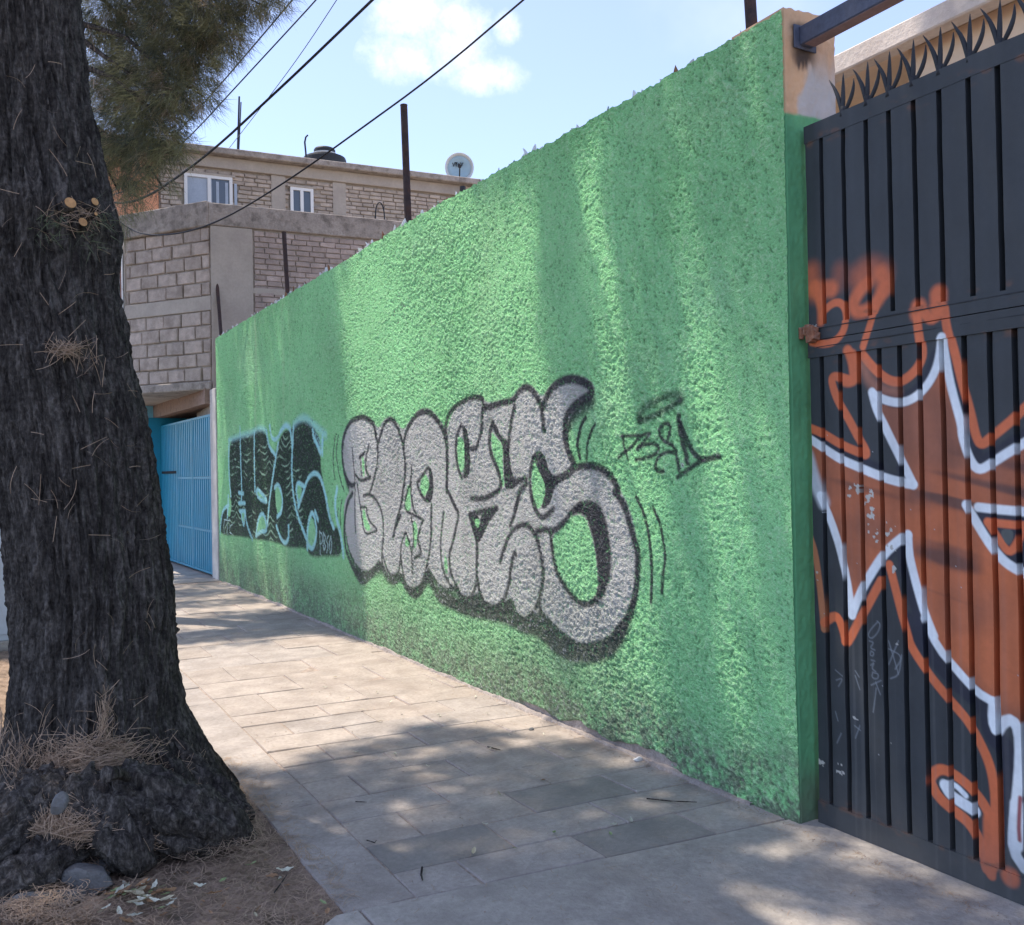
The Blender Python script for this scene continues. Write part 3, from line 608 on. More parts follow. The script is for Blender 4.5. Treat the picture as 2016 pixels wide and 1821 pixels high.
# small scar of broken cement along the foot
vv=[];ff=[];n=420; yy=np.linspace(3.15,13.8,n)
for i in range(n):
    y=yy[i]; h=.008+.03*max(0,fbm(np.array([y*2.4]),np.array([2.]),3)[0])+.008*random.random(); w_=.018+.02*random.random()
    for (x,z) in ((XW-w_,-.01),(XW-w_*.55,h*.7),(XW-.012,h),(XW+.02,h*.8)): vv.append((x,y,z))
for i in range(n-1):
    for k in range(3): ff.append((i*4+k,(i+1)*4+k,(i+1)*4+k+1,i*4+k+1))
MB().add(vv,ff).build('cement_fillet', M['footing'], wall, smooth=True)
# broken glass bedded in the top
shards = []
def shard_mesh(seed):
    r = random.Random(seed); n = r.choice((4,5,6)); h = r.uniform(.04,.085); w_ = r.uniform(.02,.04); th = .0035; cur = r.uniform(-.012,.012)
    pts = [(-w_,0),(w_,0)]+sorted([(r.uniform(-w_,w_),r.uniform(.45,1)*h) for _ in range(n-2)],key=lambda q:-q[0])
    v = [(th+cur*(z/h)**2,y,z-.015) for y,z in pts]+[(-th+cur*(z/h)**2,y,z-.015) for y,z in pts]; k = len(pts)
    f = [tuple(range(k)),tuple(range(2*k-1,k-1,-1))]+[(i,(i+1)%k,k+(i+1)%k,k+i) for i in range(k)]
    me = bpy.data.meshes.new('glass_shard'); me.from_pydata(v,[],f); me.update(); return me
SM = [shard_mesh(s) for s in range(9)]
for i,me in enumerate(SM): me.materials.append([M['shard'],M['shard'],M['shard'],M['shard'],M['shard'],M['shardgreen'],M['shard'],M['shardbrown'],M['shard']][i])
y = YN+.1
while y < YF-.1:
    if random.random()<.9:
        o = link('glass_shard', random.choice(SM), None, wall); t = float(np.interp(y,ys,topw))
        o.location = (random.choice((random.uniform(.0,.05),random.uniform(.03,.13))), y-YN, t+.006); o.rotation_euler = (random.uniform(-.35,.35),random.uniform(-.3,.3),random.uniform(-1.2,1.2)); s_ = random.uniform(.5,.95)
        o.scale = (1,s_,s_)
    y += random.uniform(.02,.12)*(1 if y<10 else .9)

# ================================================================ rusty posts standing in the wall top
def post(px0,py0,px1,py1,r,label,m=M['rust'],x=XW+.1,zb=None):
    a = onx(px0,py0,x); b = onx(px1,py1,x); root = empty('metal_post',(b[0],b[1],b[2]-.12))
    tag(root,label,'post',group='metal posts set in the wall top')
    d = (a-b)/np.linalg.norm(a-b); b2 = b-d*.12
    MB().tube([b2,a],r,12).build('shaft',m,root,smooth=False)
    MB().tube([a+d*.0005,a+d*.006],r*1.06,12).build('cap',m,root)
post(795,208,804,448,.030,'tall dark round post on the wall left of the satellite dish',M['rust'])
post(559,458,567,590,.026,'rusty post on the wall in front of the grey brick facade')
post(425,528,436,668,.026,'short leaning rusty post at the far end of the green wall')
post(1471,-90,1480,55,.028,'brown post on the wall top nearest the orange column',M['rust'])

# ================================================================ black sheet-metal gate with graffiti
XG = 3.115
GB = np.array([.043,.048,.054]); ORG = (.68,.165,.065); BRN = (.23,.085,.045); WHT = (.78,.82,.85); NVY = (.026,.028,.045)
def paint_gate(cv):
    K = lambda c,p,wd,col=ORG,soft=.006,a=.96: cv.stroke(c,p,wd,col,soft,a)
    Y,Z = cv.Y,cv.Z
    cv.C *= (1+.10*fbm(Y*3,Z*2,4))[...,None]
    star = ['G2',(56,180),(220,255),(500,410),(700,480),(1000,570),(880,330),(790,180),(700,0),'G1',(730,1345),(880,1350),(1080,1270),(1230,1080),(1275,860),(1330,1050),(1450,1530),'G2',(1400,150),(1530,440),(1700,350),(2100,120),(2100,800),(1520,740),(1440,760),(1560,1010),(1680,1160),(1930,1350),(2100,1400),(2100,2100),'G3',(1560,700),(1400,680),(1330,650),(1270,700),(1250,740),(1225,650),(1235,545),(1110,470),(1000,350),(870,200),(780,0),'G2',(1080,1700),(1000,1400),(940,1200),(920,975),(850,1040),(720,1160),(600,1340),(500,1540),(445,1660),(400,1450),(330,1100),(260,850),(200,700),(56,250)]
    cv.fill('G2',star,(.54,.15,.06),.01,.97,sm=0)
    P = to_yz('G2',star,XG); w = cv._w(P,0); y,z,cc = Y[w],Z[w],cv.C[w]
    ins = np.abs(cc-np.array((.54,.15,.06))).sum(-1)<.02
    f = ss(-.3,.6,fbm(y*3,z*3.5,3,1)+.5*ss(1.0,2.2,z)+.3*ss(2.3,2.8,y)); f = np.where(ins,f,0)*.95
    cc = cc*(1-f[:,None])+np.array((.27,.10,.06))*f[:,None]
    st = ss(.35,.8,noise2(y*2.0+z*.5,z*22-y*5,2))*.8; st = np.where(ins&(z>.75),st,0); cc = cc*(1-st[:,None])+np.array((.07,.045,.045))*st[:,None]
    cv.C[w] = cc
    # eye
    cv.fill('G2',[(1490,750),(1700,790),(2100,830),(2100,1400),(1900,1300),(1700,1140),(1560,960)],NVY,.008,.97)
    K('G2',[(1610,865),(1750,885),(1930,900),(2050,905)],.026); K('G2',[(1620,880),(1700,1000),(1800,1150),(1880,1040),(1930,900)],.026)
    cv.fill('G2',[(1700,930),(1860,930),(1800,1110)],(.09,.10,.10),.004,.9)
    # navy shading lines beside the white ones
    for c,p,wd in (('G1',[(720,1270),(860,1310),(980,1280),(1100,1180),(1180,1060),(1230,900)],.05),('G1',[(1330,900),(1400,1150),(1470,1400),(1520,1632)],.045),
        ('G2',[(60,80),(220,190),(350,270),(500,340),(680,410)],.04),('G2',[(1440,60),(1500,260),(1545,370),(1650,310),(1830,200),(2050,60)],.05),
        ('G2',[(700,480),(900,500),(860,400)],.03),('G3',[(690,30),(780,160),(900,310),(1040,450),(1180,560),(1220,760),(1300,820),(1340,1000),(1300,1400)],.07),
        ('G2',[(900,1020),(880,1180),(920,1350),(1000,1600),(1060,1760)],.05),('G2',[(880,1040),(740,1180),(640,1330),(560,1500)],.03)): K(c,p,wd,NVY,.014,.95)
    # orange lines
    K('G1',[(95,150),(110,250),(130,320)],.055,ORG,.05,.65); K('G1',[(120,270),(170,400),(185,500),(185,590)],.034,ORG,.016); K('G1',[(120,300),(270,300)],.060,ORG,.025,.85)
    K('G1',[(205,500),(280,430),(350,415),(405,470),(415,600),(385,700),(310,780),(220,800),(110,780)],.030)
    K('G1',[(350,130),(330,260)],.035,ORG,.05,.35); K('G1',[(520,190),(620,110),(720,160)],.06,ORG,.06,.6)
    K('G1',[(600,240),(520,320),(470,430),(490,500),(560,510),(660,450),(750,300)],.046,ORG,.02); K('G1',[(720,160),(760,220),(750,290)],.05,ORG,.03,.9); K('G1',[(750,280),(670,480),(620,650),(570,820)],.028)
    K('G1',[(1050,450),(1060,600),(1080,760),(1105,900),(1050,1020),(950,1110),(860,1145),(760,1110),(650,1010),(560,900)],.035)
    K('G1',[(1060,460),(1060,520)],.055,ORG,.02,.9); K('G1',[(1240,345),(1245,480)],.060,ORG,.02); K('G1',[(1100,480),(1190,600),(1290,480)],.035,ORG,.01); K('G1',[(1310,480),(1330,640),(1390,850),(1460,1150),(1530,1400),(1580,1632),'G2',(1560,210),(1650,130),(1800,10),(1900,-90),(2060,-230)],.032)
    K('G1',[(430,855),(470,980),(480,1120),(430,1140),(380,1125)],.040,ORG,.01); K('G1',[(440,870),(500,900),(510,1060),(480,1120)],.034,ORG,.01)
    K('G1',[(440,1120),(300,1080),(270,1120),(330,1300),(420,1450),(500,1600),'G2',(590,300),(500,265),(350,200),(200,105),(60,50)],.034)
    K('G1',[(560,1000),(620,1130),(700,1200),(860,1230)],.03,(.5,.2,.12),.03,.6)
    K('G2',[(85,1000),(130,1130),(165,1400),(190,1650),(200,1790)],.030,(.5,.19,.09)); K('G2',[(200,1740),(310,1660),(370,1821),'G3',(285,190),(380,0),'G2',(560,1620),(690,1380)],.036); K('G2',[(765,1240),(820,1450),(870,1650),(920,1821),'G3',(700,190),(820,370),(960,540),(1080,680),(1170,850),(1220,1000),(1240,1200),(1235,1400),(1215,1640)],.034)
    K('G3',[(1215,1300),(1210,1560)],.06,ORG,.01)
    K('G3',[(830,1080),(825,1010),(880,962),(960,985),(1080,1080),(1160,1180),(1215,1290)],.036); K('G3',[(830,1060),(870,1140),(960,1220),(1080,1310),(1150,1450),(1190,1600)],.040)
    K('G3',[(1335,1655)],.06,ORG,.015); 
    # white lines
    K('G1',[(640,1230),(680,1380),(750,1520),(800,1632),'G2',(870,340),(970,545)],.033,WHT); K('G1',[(650,1245),(760,1305),(880,1330),(1000,1300),(1120,1200),(1210,1060),(1255,900),(1272,715),(1310,900),(1340,1100),(1400,1350),(1450,1530),'G2',(1390,120),(1450,320),(1530,430),(1650,360),(1800,260),(2060,110)],.031,WHT)
    K('G1',[(1285,740),(1290,900)],.036,WHT)
    K('G2',[(970,545),(880,530),(700,480),(500,395),(350,330),(220,245),(60,140)],.034,WHT)
    K('G2',[(60,300),(130,540),(200,700)],.05,(.55,.57,.6),.02,.9); K('G2',[(170,640),(260,850),(330,1080),(395,1350),(440,1660),(500,1500),(600,1320),(720,1140),(850,1020),(925,980),(935,1130),(960,1250),(1010,1450),(1080,1680),'G3',(790,10),(870,200),(1000,350),(1120,475),(1230,545),(1220,650),(1250,740),(1290,670),(1350,650),(1390,730),(1395,900),(1375,1150),(1350,1350),(1350,1500),(1410,1600)],.034,WHT,sm=1) if False else None
    for p,wd in (([(170,640),(260,850),(330,1080),(395,1350),(440,1670)],.034),([(440,1670),(500,1500),(600,1320),(720,1140),(850,1020),(925,980)],.036),([(925,985),(935,1130),(960,1250),(1010,1450),(1080,1680),(1150,1850)],.034)): cv.stroke('G2',p,wd,WHT,.006,.96,sm=1)
    for p,wd in (([(790,10),(870,190),(1000,345),(1120,475),(1230,540)],.030),([(1230,540),(1222,660),(1250,735),(1290,665),(1350,650),(1390,730),(1395,900),(1375,1150),(1350,1350),(1355,1500),(1420,1600)],.036),([(1375,1200),(1365,1450)],.05)): cv.stroke('G3',p,wd,WHT,.006,.96,sm=1)
    K('G3',[(1395,1150),(1385,1330),(1390,1420)],.012,(.30,.07,.08)); 
    K('G2',[(1425,720),(1530,900),(1680,1130),(1800,1250),(2060,1370)],.032,WHT); K('G2',[(1530,740),(1700,760),(2060,790)],.030,WHT)
    K('G3',[(915,1070),(950,1130),(1040,1190),(1110,1235)],.040,WHT); K('G3',[(920,1055),(985,1065),(1050,1135)],.018,WHT)
    # scratched writing
    for p in ([(490,28),(445,75),(425,115),(450,140),(490,100),(508,45),(485,25)],[(435,150),(468,160),(440,195),(472,208)],[(448,215),(468,225),(460,248),(440,240),(448,215)],[(448,272),(472,278)],[(445,305),(472,285),(450,325),(478,345)],[(458,350),(498,360),(490,395),(452,385),(458,350)],[(448,432),(512,402)],[(478,412),(508,492)],[(482,450),(470,540),(460,605)],
        [(560,150),(620,360)],[(620,150),(560,300)],[(560,200),(650,250),(600,330)],[(570,390),(625,370),(640,240)],[(220,335),(265,375)],[(225,400),(270,385),(240,440)],[(220,600),(235,660)],[(255,740),(228,800)],[(345,340),(370,380)],[(345,370),(375,460)],[(340,690),(378,720)],[(375,690),(345,770)]): K('G3',p,.0035,(.28,.31,.34),.003,.55)
    fl = (noise2(Y*45,Z*60,5)+.5*noise2(Y*110,Z*120,1))
    for c,(px_,py_),ry,rz in (('G2',(450,580),.03,.04),('G2',(590,760),.028,.09),('G2',(610,950),.03,.05),('G2',(790,1000),.03,.07),('G2',(140,1320),.012,.022),('G2',(803,1260),.008,.025),('G2',(600,620),.02,.03),('G3',(130,910),.02,.03),('G3',(250,960),.03,.03),('G3',(345,640),.012,.018),('G3',(605,165),.008,.008),('G3',(888,438),.006,.006),('G3',(575,805),.003,.012),('G1',(100,700),.03,.035)):
        q = to_yz(c,[(px_,py_)],XG)[0]; e = ((Y-q[0])/ry)**2+((Z-q[1])/rz)**2
        m_ = (e<1.6)&(fl>.15+.45*e); cv.C[m_] = (.48,.46,.42)
    sp = (noise2(Y*210,Z*210,3)>.965)&(Z<1.7)&(noise2(Y*9,Z*9,2)>.1); cv.C[sp] = (.4,.42,.45)
    cv.C *= (1+.16*fbm(Y*22,Z*1.1,3,2))[...,None]
    for zr_ in (ZM0,ZM1,zt-.075,.10):
        rr = ss(.05,.0,np.abs(Z-zr_))*ss(.15,.6,fbm(Y*16,Z*30,3,4))*.75; cv.C = cv.C*(1-rr[...,None])+np.array([.16,.075,.045])*rr[...,None]
    dr = ss(.5,.8,noise2(Y*70,Z*0+3,1))*ss(1.9,.3,Z)*.12; cv.C = cv.C*(1-dr[...,None])+np.array([.25,.25,.25])*dr[...,None]
    dd = (1-ss(.0,.35,Z))*.45*(1+.4*fbm(Y*5,Z*9,3)); dd = np.clip(dd,0,.8); cv.C = cv.C*(1-dd[...,None])+np.array([.10,.10,.10])*dd[...,None]
gate = tag(empty('sheet_metal_gate',(XG,2.86,0)), 'black sheet-metal double gate painted with an orange and white star, topped with spikes', 'gate')
def gy(px_,py_): return float(onx(px_,py_,XG)[1])
YG1 = gy(1586,400)
ug = [gy(x,294) for x in (1616,1660,1704.6,1750,1799.6,1850,1909,1967.6)]
lg = [gy(x,1035) for x in (1624.6,1661,1697.5,1737.4,1777.3,1817,1861.6,1907,1957,2006)]
st = (ug[-2]-ug[-1]); 
while ug[-1]-st > .75: ug.append(ug[-1]-st)
st = (lg[-3]-lg[-1])/2
while lg[-1]-st > .75: lg.append(lg[-1]-st)
YG0 = .66
ZT = 3.02+.0
zt = float(onx(1580,252,XG)[2]); ZM1 = float(onx(1612,640,XG)[2]); ZM0 = float(onx(1612,703,XG)[2])
print('gate z', zt, ZM1, ZM0, YG1, ug[:3], lg[:3])
def strip(y0,y1,z0,z1,step=.004,x=XG,name='gate_panel',back=.034,painted=True):
    if y1<1.78: step = .02
    a = np.arange(y0,y1,step); a = np.append(a[:-1] if (y1-a[-1])<step*.4 else a,y1); z = np.linspace(z0,z1,max(2,int((z1-z0)/step)))
    Yg,Zg_ = np.meshgrid(a,z,indexing='ij'); cv = Canvas(Yg,Zg_,GB,XG)
    if painted: paint_gate(cv)
    ox = .003*noise2(Yg*6,Zg_*3,2)+.0015*noise2(Yg*19,Zg_*11,3)
    V = np.stack([x-XG+ox, Yg-2.86, Zg_],-1); n0,n1 = Yg.shape; idx = np.arange(n0*n1).reshape(n0,n1)
    Q = [np.stack([idx[:-1,:-1],idx[:-1,1:],idx[1:,1:],idx[1:,:-1]],-1).reshape(-1,4)]
    Vs = [V.reshape(-1,3)]; Cs = [cv.C.reshape(-1,3)]; b = n0*n1
    for e in (idx[0,:],idx[-1,:]):                     # returns on both long sides
        v = Vs[0][e]+np.array([back,0,0]); k = b+np.arange(len(e)); Vs.append(v); Cs.append(Cs[0][e]*.9); Q.append(np.stack([e[:-1],e[1:],k[1:],k[:-1]],-1)); b += len(e)
    for e in (idx[:,0],idx[:,-1]):
        v = Vs[0][e]+np.array([back,0,0]); k = b+np.arange(len(e)); Vs.append(v); Cs.append(Cs[0][e]*.9); Q.append(np.stack([e[:-1],e[1:],k[1:],k[:-1]],-1)); b += len(e)
    return link(name, mesh_np(name,np.vstack(Vs),np.vstack(Q),False,np.vstack(Cs)), M['gatepaint'], gate)
G = .011
e = [YG1-.004]+ug
# upper sheets
tops = []
for a,b in zip(e[:-1],e[1:]): strip(b+G, a-(G if a!=e[0] else 0), ZM1, zt-.075)
strip(YG0+.03, e[-1]-G, ZM1, zt-.075)
strip(YG0, YG1, zt-.075, zt, x=XG-.002, name='top_rail', back=.05)
hz = .5*(ZM0+ZM1)
strip(YG0, YG1-.035, hz+.006, ZM1-.0, x=XG-.006, name='middle_rail', back=.04)
strip(YG0, YG1-.002, ZM0-.0, hz+.002, x=XG-.008, name='middle_rail', back=.04)
for i,(a,b) in enumerate(zip([YG1-.004]+lg,lg+[YG0])):
    strip(b+G*1.05, a-(G*1.05 if i else 0), .10, ZM0, x=XG)
strip(YG0, YG1, .005, .10, x=XG-.004, name='bottom_rail', back=.05)
# back plate behind the gaps, and seams
strip(YG0, YG1, .01, zt-.01, step=.012, x=XG+.034, name='back_plate', back=.004)
for zz_,th_ in ((hz+.052,.0035),(hz-.028,.003)): MB().box(XG-.0095,XG-.004,YG0,YG1-.05,zz_,zz_+th_).build('weld_seam', M['darkmetal'], gate)
# hinge remnant welded at the column
hp = onx(1600,656,XG-.01)
b = MB()
for i in range(9):
    c = hp+np.array([-.012-.008*random.random(),random.uniform(-.035,.03),random.uniform(-.03,.03)]); r = random.uniform(.008,.02)
    b.hexa([(c[0]-r,c[1]-r,c[2]-r*.7),(c[0]+r,c[1]-r*.8,c[2]-r),(c[0]+r,c[1]+r,c[2]-r),(c[0]-r*.8,c[1]+r,c[2]-r),(c[0]-r,c[1]-r*.6,c[2]+r),(c[0]+r,c[1]-r,c[2]+r*.7),(c[0]+r,c[1]+r*.7,c[2]+r),(c[0]-r,c[1]+r,c[2]+r)])
b.tube([hp+np.array([-.015,.05,-.02]),hp+np.array([-.015,.05,.03])],.012,8); b.tube([hp+np.array([-.012,-.03,0]),hp+np.array([-.012,.06,.0])],.008,6)
hb = b.build('hinge', M['rustflake'], gate); tag(hb,'rusty broken hinge of the gate')
# spikes along the top
def spike(y, k):
    x = XG+.012; b = MB(); r = random.Random(k)
    for (dy,h,lean,bend,wd) in ((.010,.165,.062,.012,.0060),(0,.165,-.006,.0,.0060),(-.010,.125,-.052,-.016,.0055)):
        pts = []; rad = []
        n = 9
        for i in range(n):
            t = i/(n-1); yy_ = y+dy*.6+lean*t+bend*(math.sin(t*math.pi)*(-1 if lean>0 else 1)); z = zt-.006+h*t+r.uniform(-.002,.002)*t
            pts.append((x,yy_,z)); rad.append((wd*(.75+.7*math.sin(min(1,t*1.5+.12)*math.pi*.62))*(1-t**3)+.0012)*(1.0))
        b.tube(pts,rad,8)
    b.tube([(x,y,zt-.02),(x,y,zt+.022)],[.017,.012],8)
    return b.build('spike', M['darkmetal'], gate, smooth=True)
for k,x_ in enumerate((1655,1703,1746,1793,1846,1904,1963,2030)): spike(gy(x_,190-(x_-1655)*.42), k)
yl = gy(2030,40)
while yl-.105>YG0: yl -= .105; spike(yl,int(yl*100))
# far jamb of the gate (outside the picture, on the right)
MB().box(3.02,3.34,.34,.655,-.1,3.5).build('gate_column', M['plaster']); tag(bpy.data.objects['gate_column'],'plastered column closing the far right end of the black gate','column')

# ================================================================ steel beam over the gate
yb = YN-.004
pl = [ony(1561,50,yb),ony(1604,58,yb),ony(1604,100,yb),ony(1561,99,yb)]
xb0,xb1 = pl[0][0],pl[1][0]; zb1 = .5*(pl[0][2]+pl[1][2]); zb0 = .5*(pl[2][2]+pl[3][2])
print('beam plate',xb0,xb1,zb0,zb1)
beam = tag(empty('steel_beam',(xb0,yb,zb0)), 'dark steel beam welded to the orange column, running over the black gate', 'beam')
MB().box(xb0,xb1,yb-.008,yb,zb0,zb1).build('end_plate', M['steelbeam'], beam, bevel=.002)
bx0 = xb0+.030; bx1 = bx0+.075; bz0 = zb0+.014; bz1 = bz0+.082
MB().box(bx0,bx1,.6,yb-.008,bz0,bz1).build('box_section', M['steelbeam'], beam, bevel=.004)
MB().box(bx0+.006,bx1-.006,.62,yb-.03,bz0-.003,bz0-.001).build('primed_underside', M['steelunder'], beam)

# ================================================================ cream house behind the gate
XC = 5.4
hc = tag(empty('cream_house',(XC,2,0)), 'cream house with a sloping-looking concrete eave behind the black gate', 'house')
ze1 = float(onx(1700,80,XC)[2]); ze0 = float(onx(1700,120,XC)[2])
ycr = float(onx(1900,40,XC+.9)[1])
print('eave',ze0,ze1,ycr)
MB().box(XC,XC+.14,-1.5,11.5,ze0,ze1).build('fascia', M['fascia'], hc, bevel=.01)
MB().box(XC+.14,XC+4,-1.5,11.5,ze0+.06,ze1-.02).build('roof', M['tansoffit'], hc)
MB().box(XC+.9,XC+3.9,ycr,11.2,-.1,ze0+.055).build('wall', M['cream'], hc)
MB().box(XC+.25,XC+.9-.002,-1.2,ycr,-.1,ze0+.055).build('porch_wall', M['orangewall'] if False else M['tansoffit'], hc)
for (x0_,x1_) in ((1762,1812),(1822,1862)):
    a = onx(x0_,240,XC+.9)[1]; b_ = onx(x1_,240,XC+.9)[1]; y0_,y1_ = min(a,b_),max(a,b_); zw1 = float(onx(1770,183,XC+.9)[2])
    w_ = MB().box(XC+.875,XC+.898,y0_,y1_,zw1-1.2,zw1).build('window', M['glass'], hc)
    fr = MB(); 
    for (ya,yb_,za,zb_) in ((y0_-.04,y1_+.04,zw1,zw1+.05),(y0_-.04,y1_+.04,zw1-1.25,zw1-1.2),(y0_-.04,y0_,zw1-1.2,zw1),(y1_,y1_+.04,zw1-1.2,zw1),((y0_+y1_)/2-.02,(y0_+y1_)/2+.02,zw1-1.2,zw1)): fr.box(XC+.86,XC+.899,ya,yb_,za,zb_)
    o = fr.build('window_frame', M['pvc'], hc)
# ================================================================ near house: block corner, brick flank, blue gate
CP = onx(419,760,3.03); DL = np.array([-.59,.807]); DL /= np.linalg.norm(DL); DR = np.array([.996,-.087])
CP = np.array([3.03, CP[1]]); print('corner',CP)
CP[1] = max(CP[1],YF+.06)
ha = tag(empty('block_house',(CP[0],CP[1],0)), 'two-storey house of bare grey blocks with an overhanging corner above a blue gate', 'house')
LE = onp(246,600,CP,DL); LL = float(np.linalg.norm(LE[:2]-CP)); 
zpar = float(onp(419,398,CP,DL)[2]); zun = float(onp(419,764,CP,DL)[2]); print('L',LL,zpar,zun)
zpar_l = float(onp(246,430,CP,DL)[2]); zun_l = float(onp(246,780,CP,DL)[2]); print('left end z',zpar_l,zun_l)
# left face: left normal of DL points (-.807,-.59): towards the street
zs0 = zun+.11; zp0 = zpar-.36
MB().slab(CP,DL,.0,LL,zun,zpar,-2.5,-.02).build('upper_storey', M['mortar'], ha)
b = MB().slab(CP,DL,.0,LL+.03,zp0,zpar+.02,-.05,.075); b.build('parapet', M['oldconc'], ha, bevel=.015)
MB().slab(CP,DL,.01,LL+.02,zun-.02,zs0,-2.4,.045).build('floor_slab', M['oldconc'], ha, bevel=.015)
def course_wall(P,D,a0,a1,z0,nrow,rh,bl,mat_,name,proud,parent,jit=.009,gap=.015,clip=None,offs=None,limit=300,bevel=0):
    P = np.array(P,float); D = np.array(D,float); N = np.array([-D[1],D[0]]); cnt = 0; rest = MB(); off = np.array(parent.location)
    for r in range(nrow):
        z = z0+r*rh; a = a0-(random.uniform(0,bl*.4) if r%2 else bl*.5)
        while a < a1:
            l = bl*random.uniform(.88,1.08); s0,s1 = max(a,a0),min(a+l,a1); a += l
            if s1-s0 < bl*.18: continue
            if clip and clip((s0+s1)/2,z+rh/2): continue
            q = proud+random.uniform(-jit,jit); j = lambda: random.uniform(-.007,.007)
            def pt(s,z_,n): return (P[0]+D[0]*s+N[0]*n, P[1]+D[1]*s+N[1]*n, z_)
            g = gap/2; e_ = gap*.6
            F4 = [(s0+g+j(),z+g+j()),(s1-g+j(),z+g+j()),(s1-g+j(),z+rh-g+j()),(s0+g+j(),z+rh-g+j())]
            cxm,czm = (s0+s1)/2,z+rh/2
            V = [pt(s,zz_,-.03) for s,zz_ in F4]+[pt(s,zz_,q-e_) for s,zz_ in F4]+[pt(s+(e_ if s<cxm else -e_),zz_+(e_ if zz_<czm else -e_),q+random.uniform(-.003,.003)) for s,zz_ in F4]
            Fs = [(8,9,10,11)]+[(k+i,k+(i+1)%4,k+4+(i+1)%4,k+4+i) for k in (0,4) for i in range(4)]
            if cnt < limit and (s1-s0)>bl*.3:
                me = bpy.data.meshes.new(name); me.from_pydata([(v[0]-off[0],v[1]-off[1],v[2]-off[2]) for v in V],[],Fs); me.update()
                o = link(name, me, mat_, parent); cnt += 1
            else: rest.add(V,Fs)
    if rest.v: tag(rest.build(name+'_courses', mat_, parent), kind='stuff')
    return cnt
rh = .213
course_wall(CP,DL,.02,LL-.02,zs0+.005,5,rh,.38,M['block'],'block',.012,ha,jit=.012,gap=.02)
zb_ = zs0+5*rh+.01
MB().slab(CP,DL,.005,LL-.005,zb_,zb_+.22,-.05,.014).build('bond_beam', M['plaster'], ha, bevel=.008)
course_wall(CP,DL,.02,LL-.02,zb_+.225,int((zp0-zb_-.225)/rh+.35),(zp0-zb_-.23)/int((zp0-zb_-.225)/rh+.35),.38,M['block'],'block',.012,ha,jit=.012,gap=.02)
# street face of the overhang, with window
PE = CP+DL*LL; DS = np.array([-.02,1.0])
MB().slab(PE,DS,.0,4.5,zun,zpar,-2.2,0).build('street_wall', M['plaster'], ha)
wz0 = float(onp(236,650,PE,DS)[2]); wz1 = float(onp(236,500,PE,DS)[2])
MB().slab(PE,DS,.10,1.5,wz0,wz1,.002,.012).build('side_window', M['glass'], ha)
b = MB()
for a0_,a1_,z0_,z1_ in ((.06,1.54,wz1,wz1+.05),(.06,1.54,wz0-.05,wz0),(.06,.12,wz0,wz1),(.52,.56,wz0,wz1),(.98,1.02,wz0,wz1),(1.48,1.54,wz0,wz1)): b.slab(PE,DS,a0_,a1_,z0_,z1_,.012,.03)
b.build('side_window_frame', M['pvc'], ha)
# right flank: smooth column, band and brickwork (its left normal points away from the camera, so depth is negative outward)
zr = zpar
MB().slab(CP,DR,0.0,8.0,-.1,zr-.3,.02,2.3).build('flank', M['mortar'], ha)
b = MB().slab(CP,DR,-.03,8.0,zr-.34,zr,-.03,.3); b.build('flank_parapet', M['oldconc'], ha, bevel=.012)
MB().slab(CP,DR,.0,.62,-.1,zr-.345,-.012,.05).build('corner_column', M['plaster'], ha, bevel=.006)
DRn = -DR; P_ = CP+DR*8.0
def hidden(a,z):      # the part of the flank that the green wall covers, seen from the pavement, is left as plain masonry
    q = CP+DRn*0+DR*(8.0-a); X_,Y_,f_ = proj(np.array([q[0],q[1],z])); 
    return Y_ > 665-.585*(X_-427)+30
course_wall(P_,DRn,.4,8.0-.64,3.2,int((zr-.36-3.2)/.085),.085,.235,M['brick'],'brick',.004,ha,jit=.004,gap=.012,clip=hidden,limit=300)
MB().slab(CP,DR,.62,4.6,4.35,4.44,-.007,.03).build('mortar_smear', M['plaster'], ha)
# soffit & lintel under the overhang, recessed blue gate
g0 = np.array([3.02,14.50,0]); g1 = gnd(322,1102.5); DG = (g1-g0)[:2]; LG = float(np.linalg.norm(DG)); DG = DG/LG; print('blue gate',g0,g1,LG)
GP = g0[:2]; zg = float(onp(416.5,817,GP,DG)[2]); zlint = zg+.17
# house front wall around the gate
MB().slab(GP,DG,-.02,LG+.6,zlint,zun+.01,-1.2,.10).build('lintel', M['soffit'], ha)
MB().slab(GP,DG,-.36,-.02,-.1,zun-.02,-.1,.03).build('gate_pier', M['palepier'], ha, bevel=.01)
MB().slab(GP,DG,-.6,LG+.6,-.1,zun,-2.2,-.45).build('inner_wall', M['blackgap'], ha)  # near-black colour stands in for the shade inside the gap over the gate
J0 = GP+DG*LG
MB().slab(GP,DG,LG,LG+.22,-.1,zlint,-.6,.33).build('jamb', M['blue'], ha)
MB().slab(GP,DG,LG+.22,LG+4.5,-.1,zun,-.3,.36).build('blue_front_wall', M['bluewall'], ha)
# the blue gate: three ribbed leaves
bg = tag(empty('blue_gate',(GP[0],GP[1],0)), 'bright blue ribbed metal gate at the end of the pavement, beyond the green wall', 'gate')
def leaf(a0,a1,z0,z1,name='gate_leaf',pitch=.125,nrm=0.0):
    b = MB(); n = max(2,int((a1-a0)/pitch)); p = (a1-a0)/n; v = []; N = np.array([-DG[1],DG[0]])
    prof = []
    for i in range(n):
        for t,d in ((0,0),(.45,0),(.5,.014),(.95,.014)): prof.append((a0+(i+t)*p,d))
    prof.append((a1,0))
    for z in (z0,z1):
        for a,d in prof: q = GP+DG*a+N*(d+nrm); v.append((q[0],q[1],z))
    m_ = len(prof); b.add(v,[(i,i+1,m_+i+1,m_+i) for i in range(m_-1)])
    o = b.build(name, M['blue'], bg)
    md = o.modifiers.new('thickness','SOLIDIFY'); md.thickness = .004
    return o
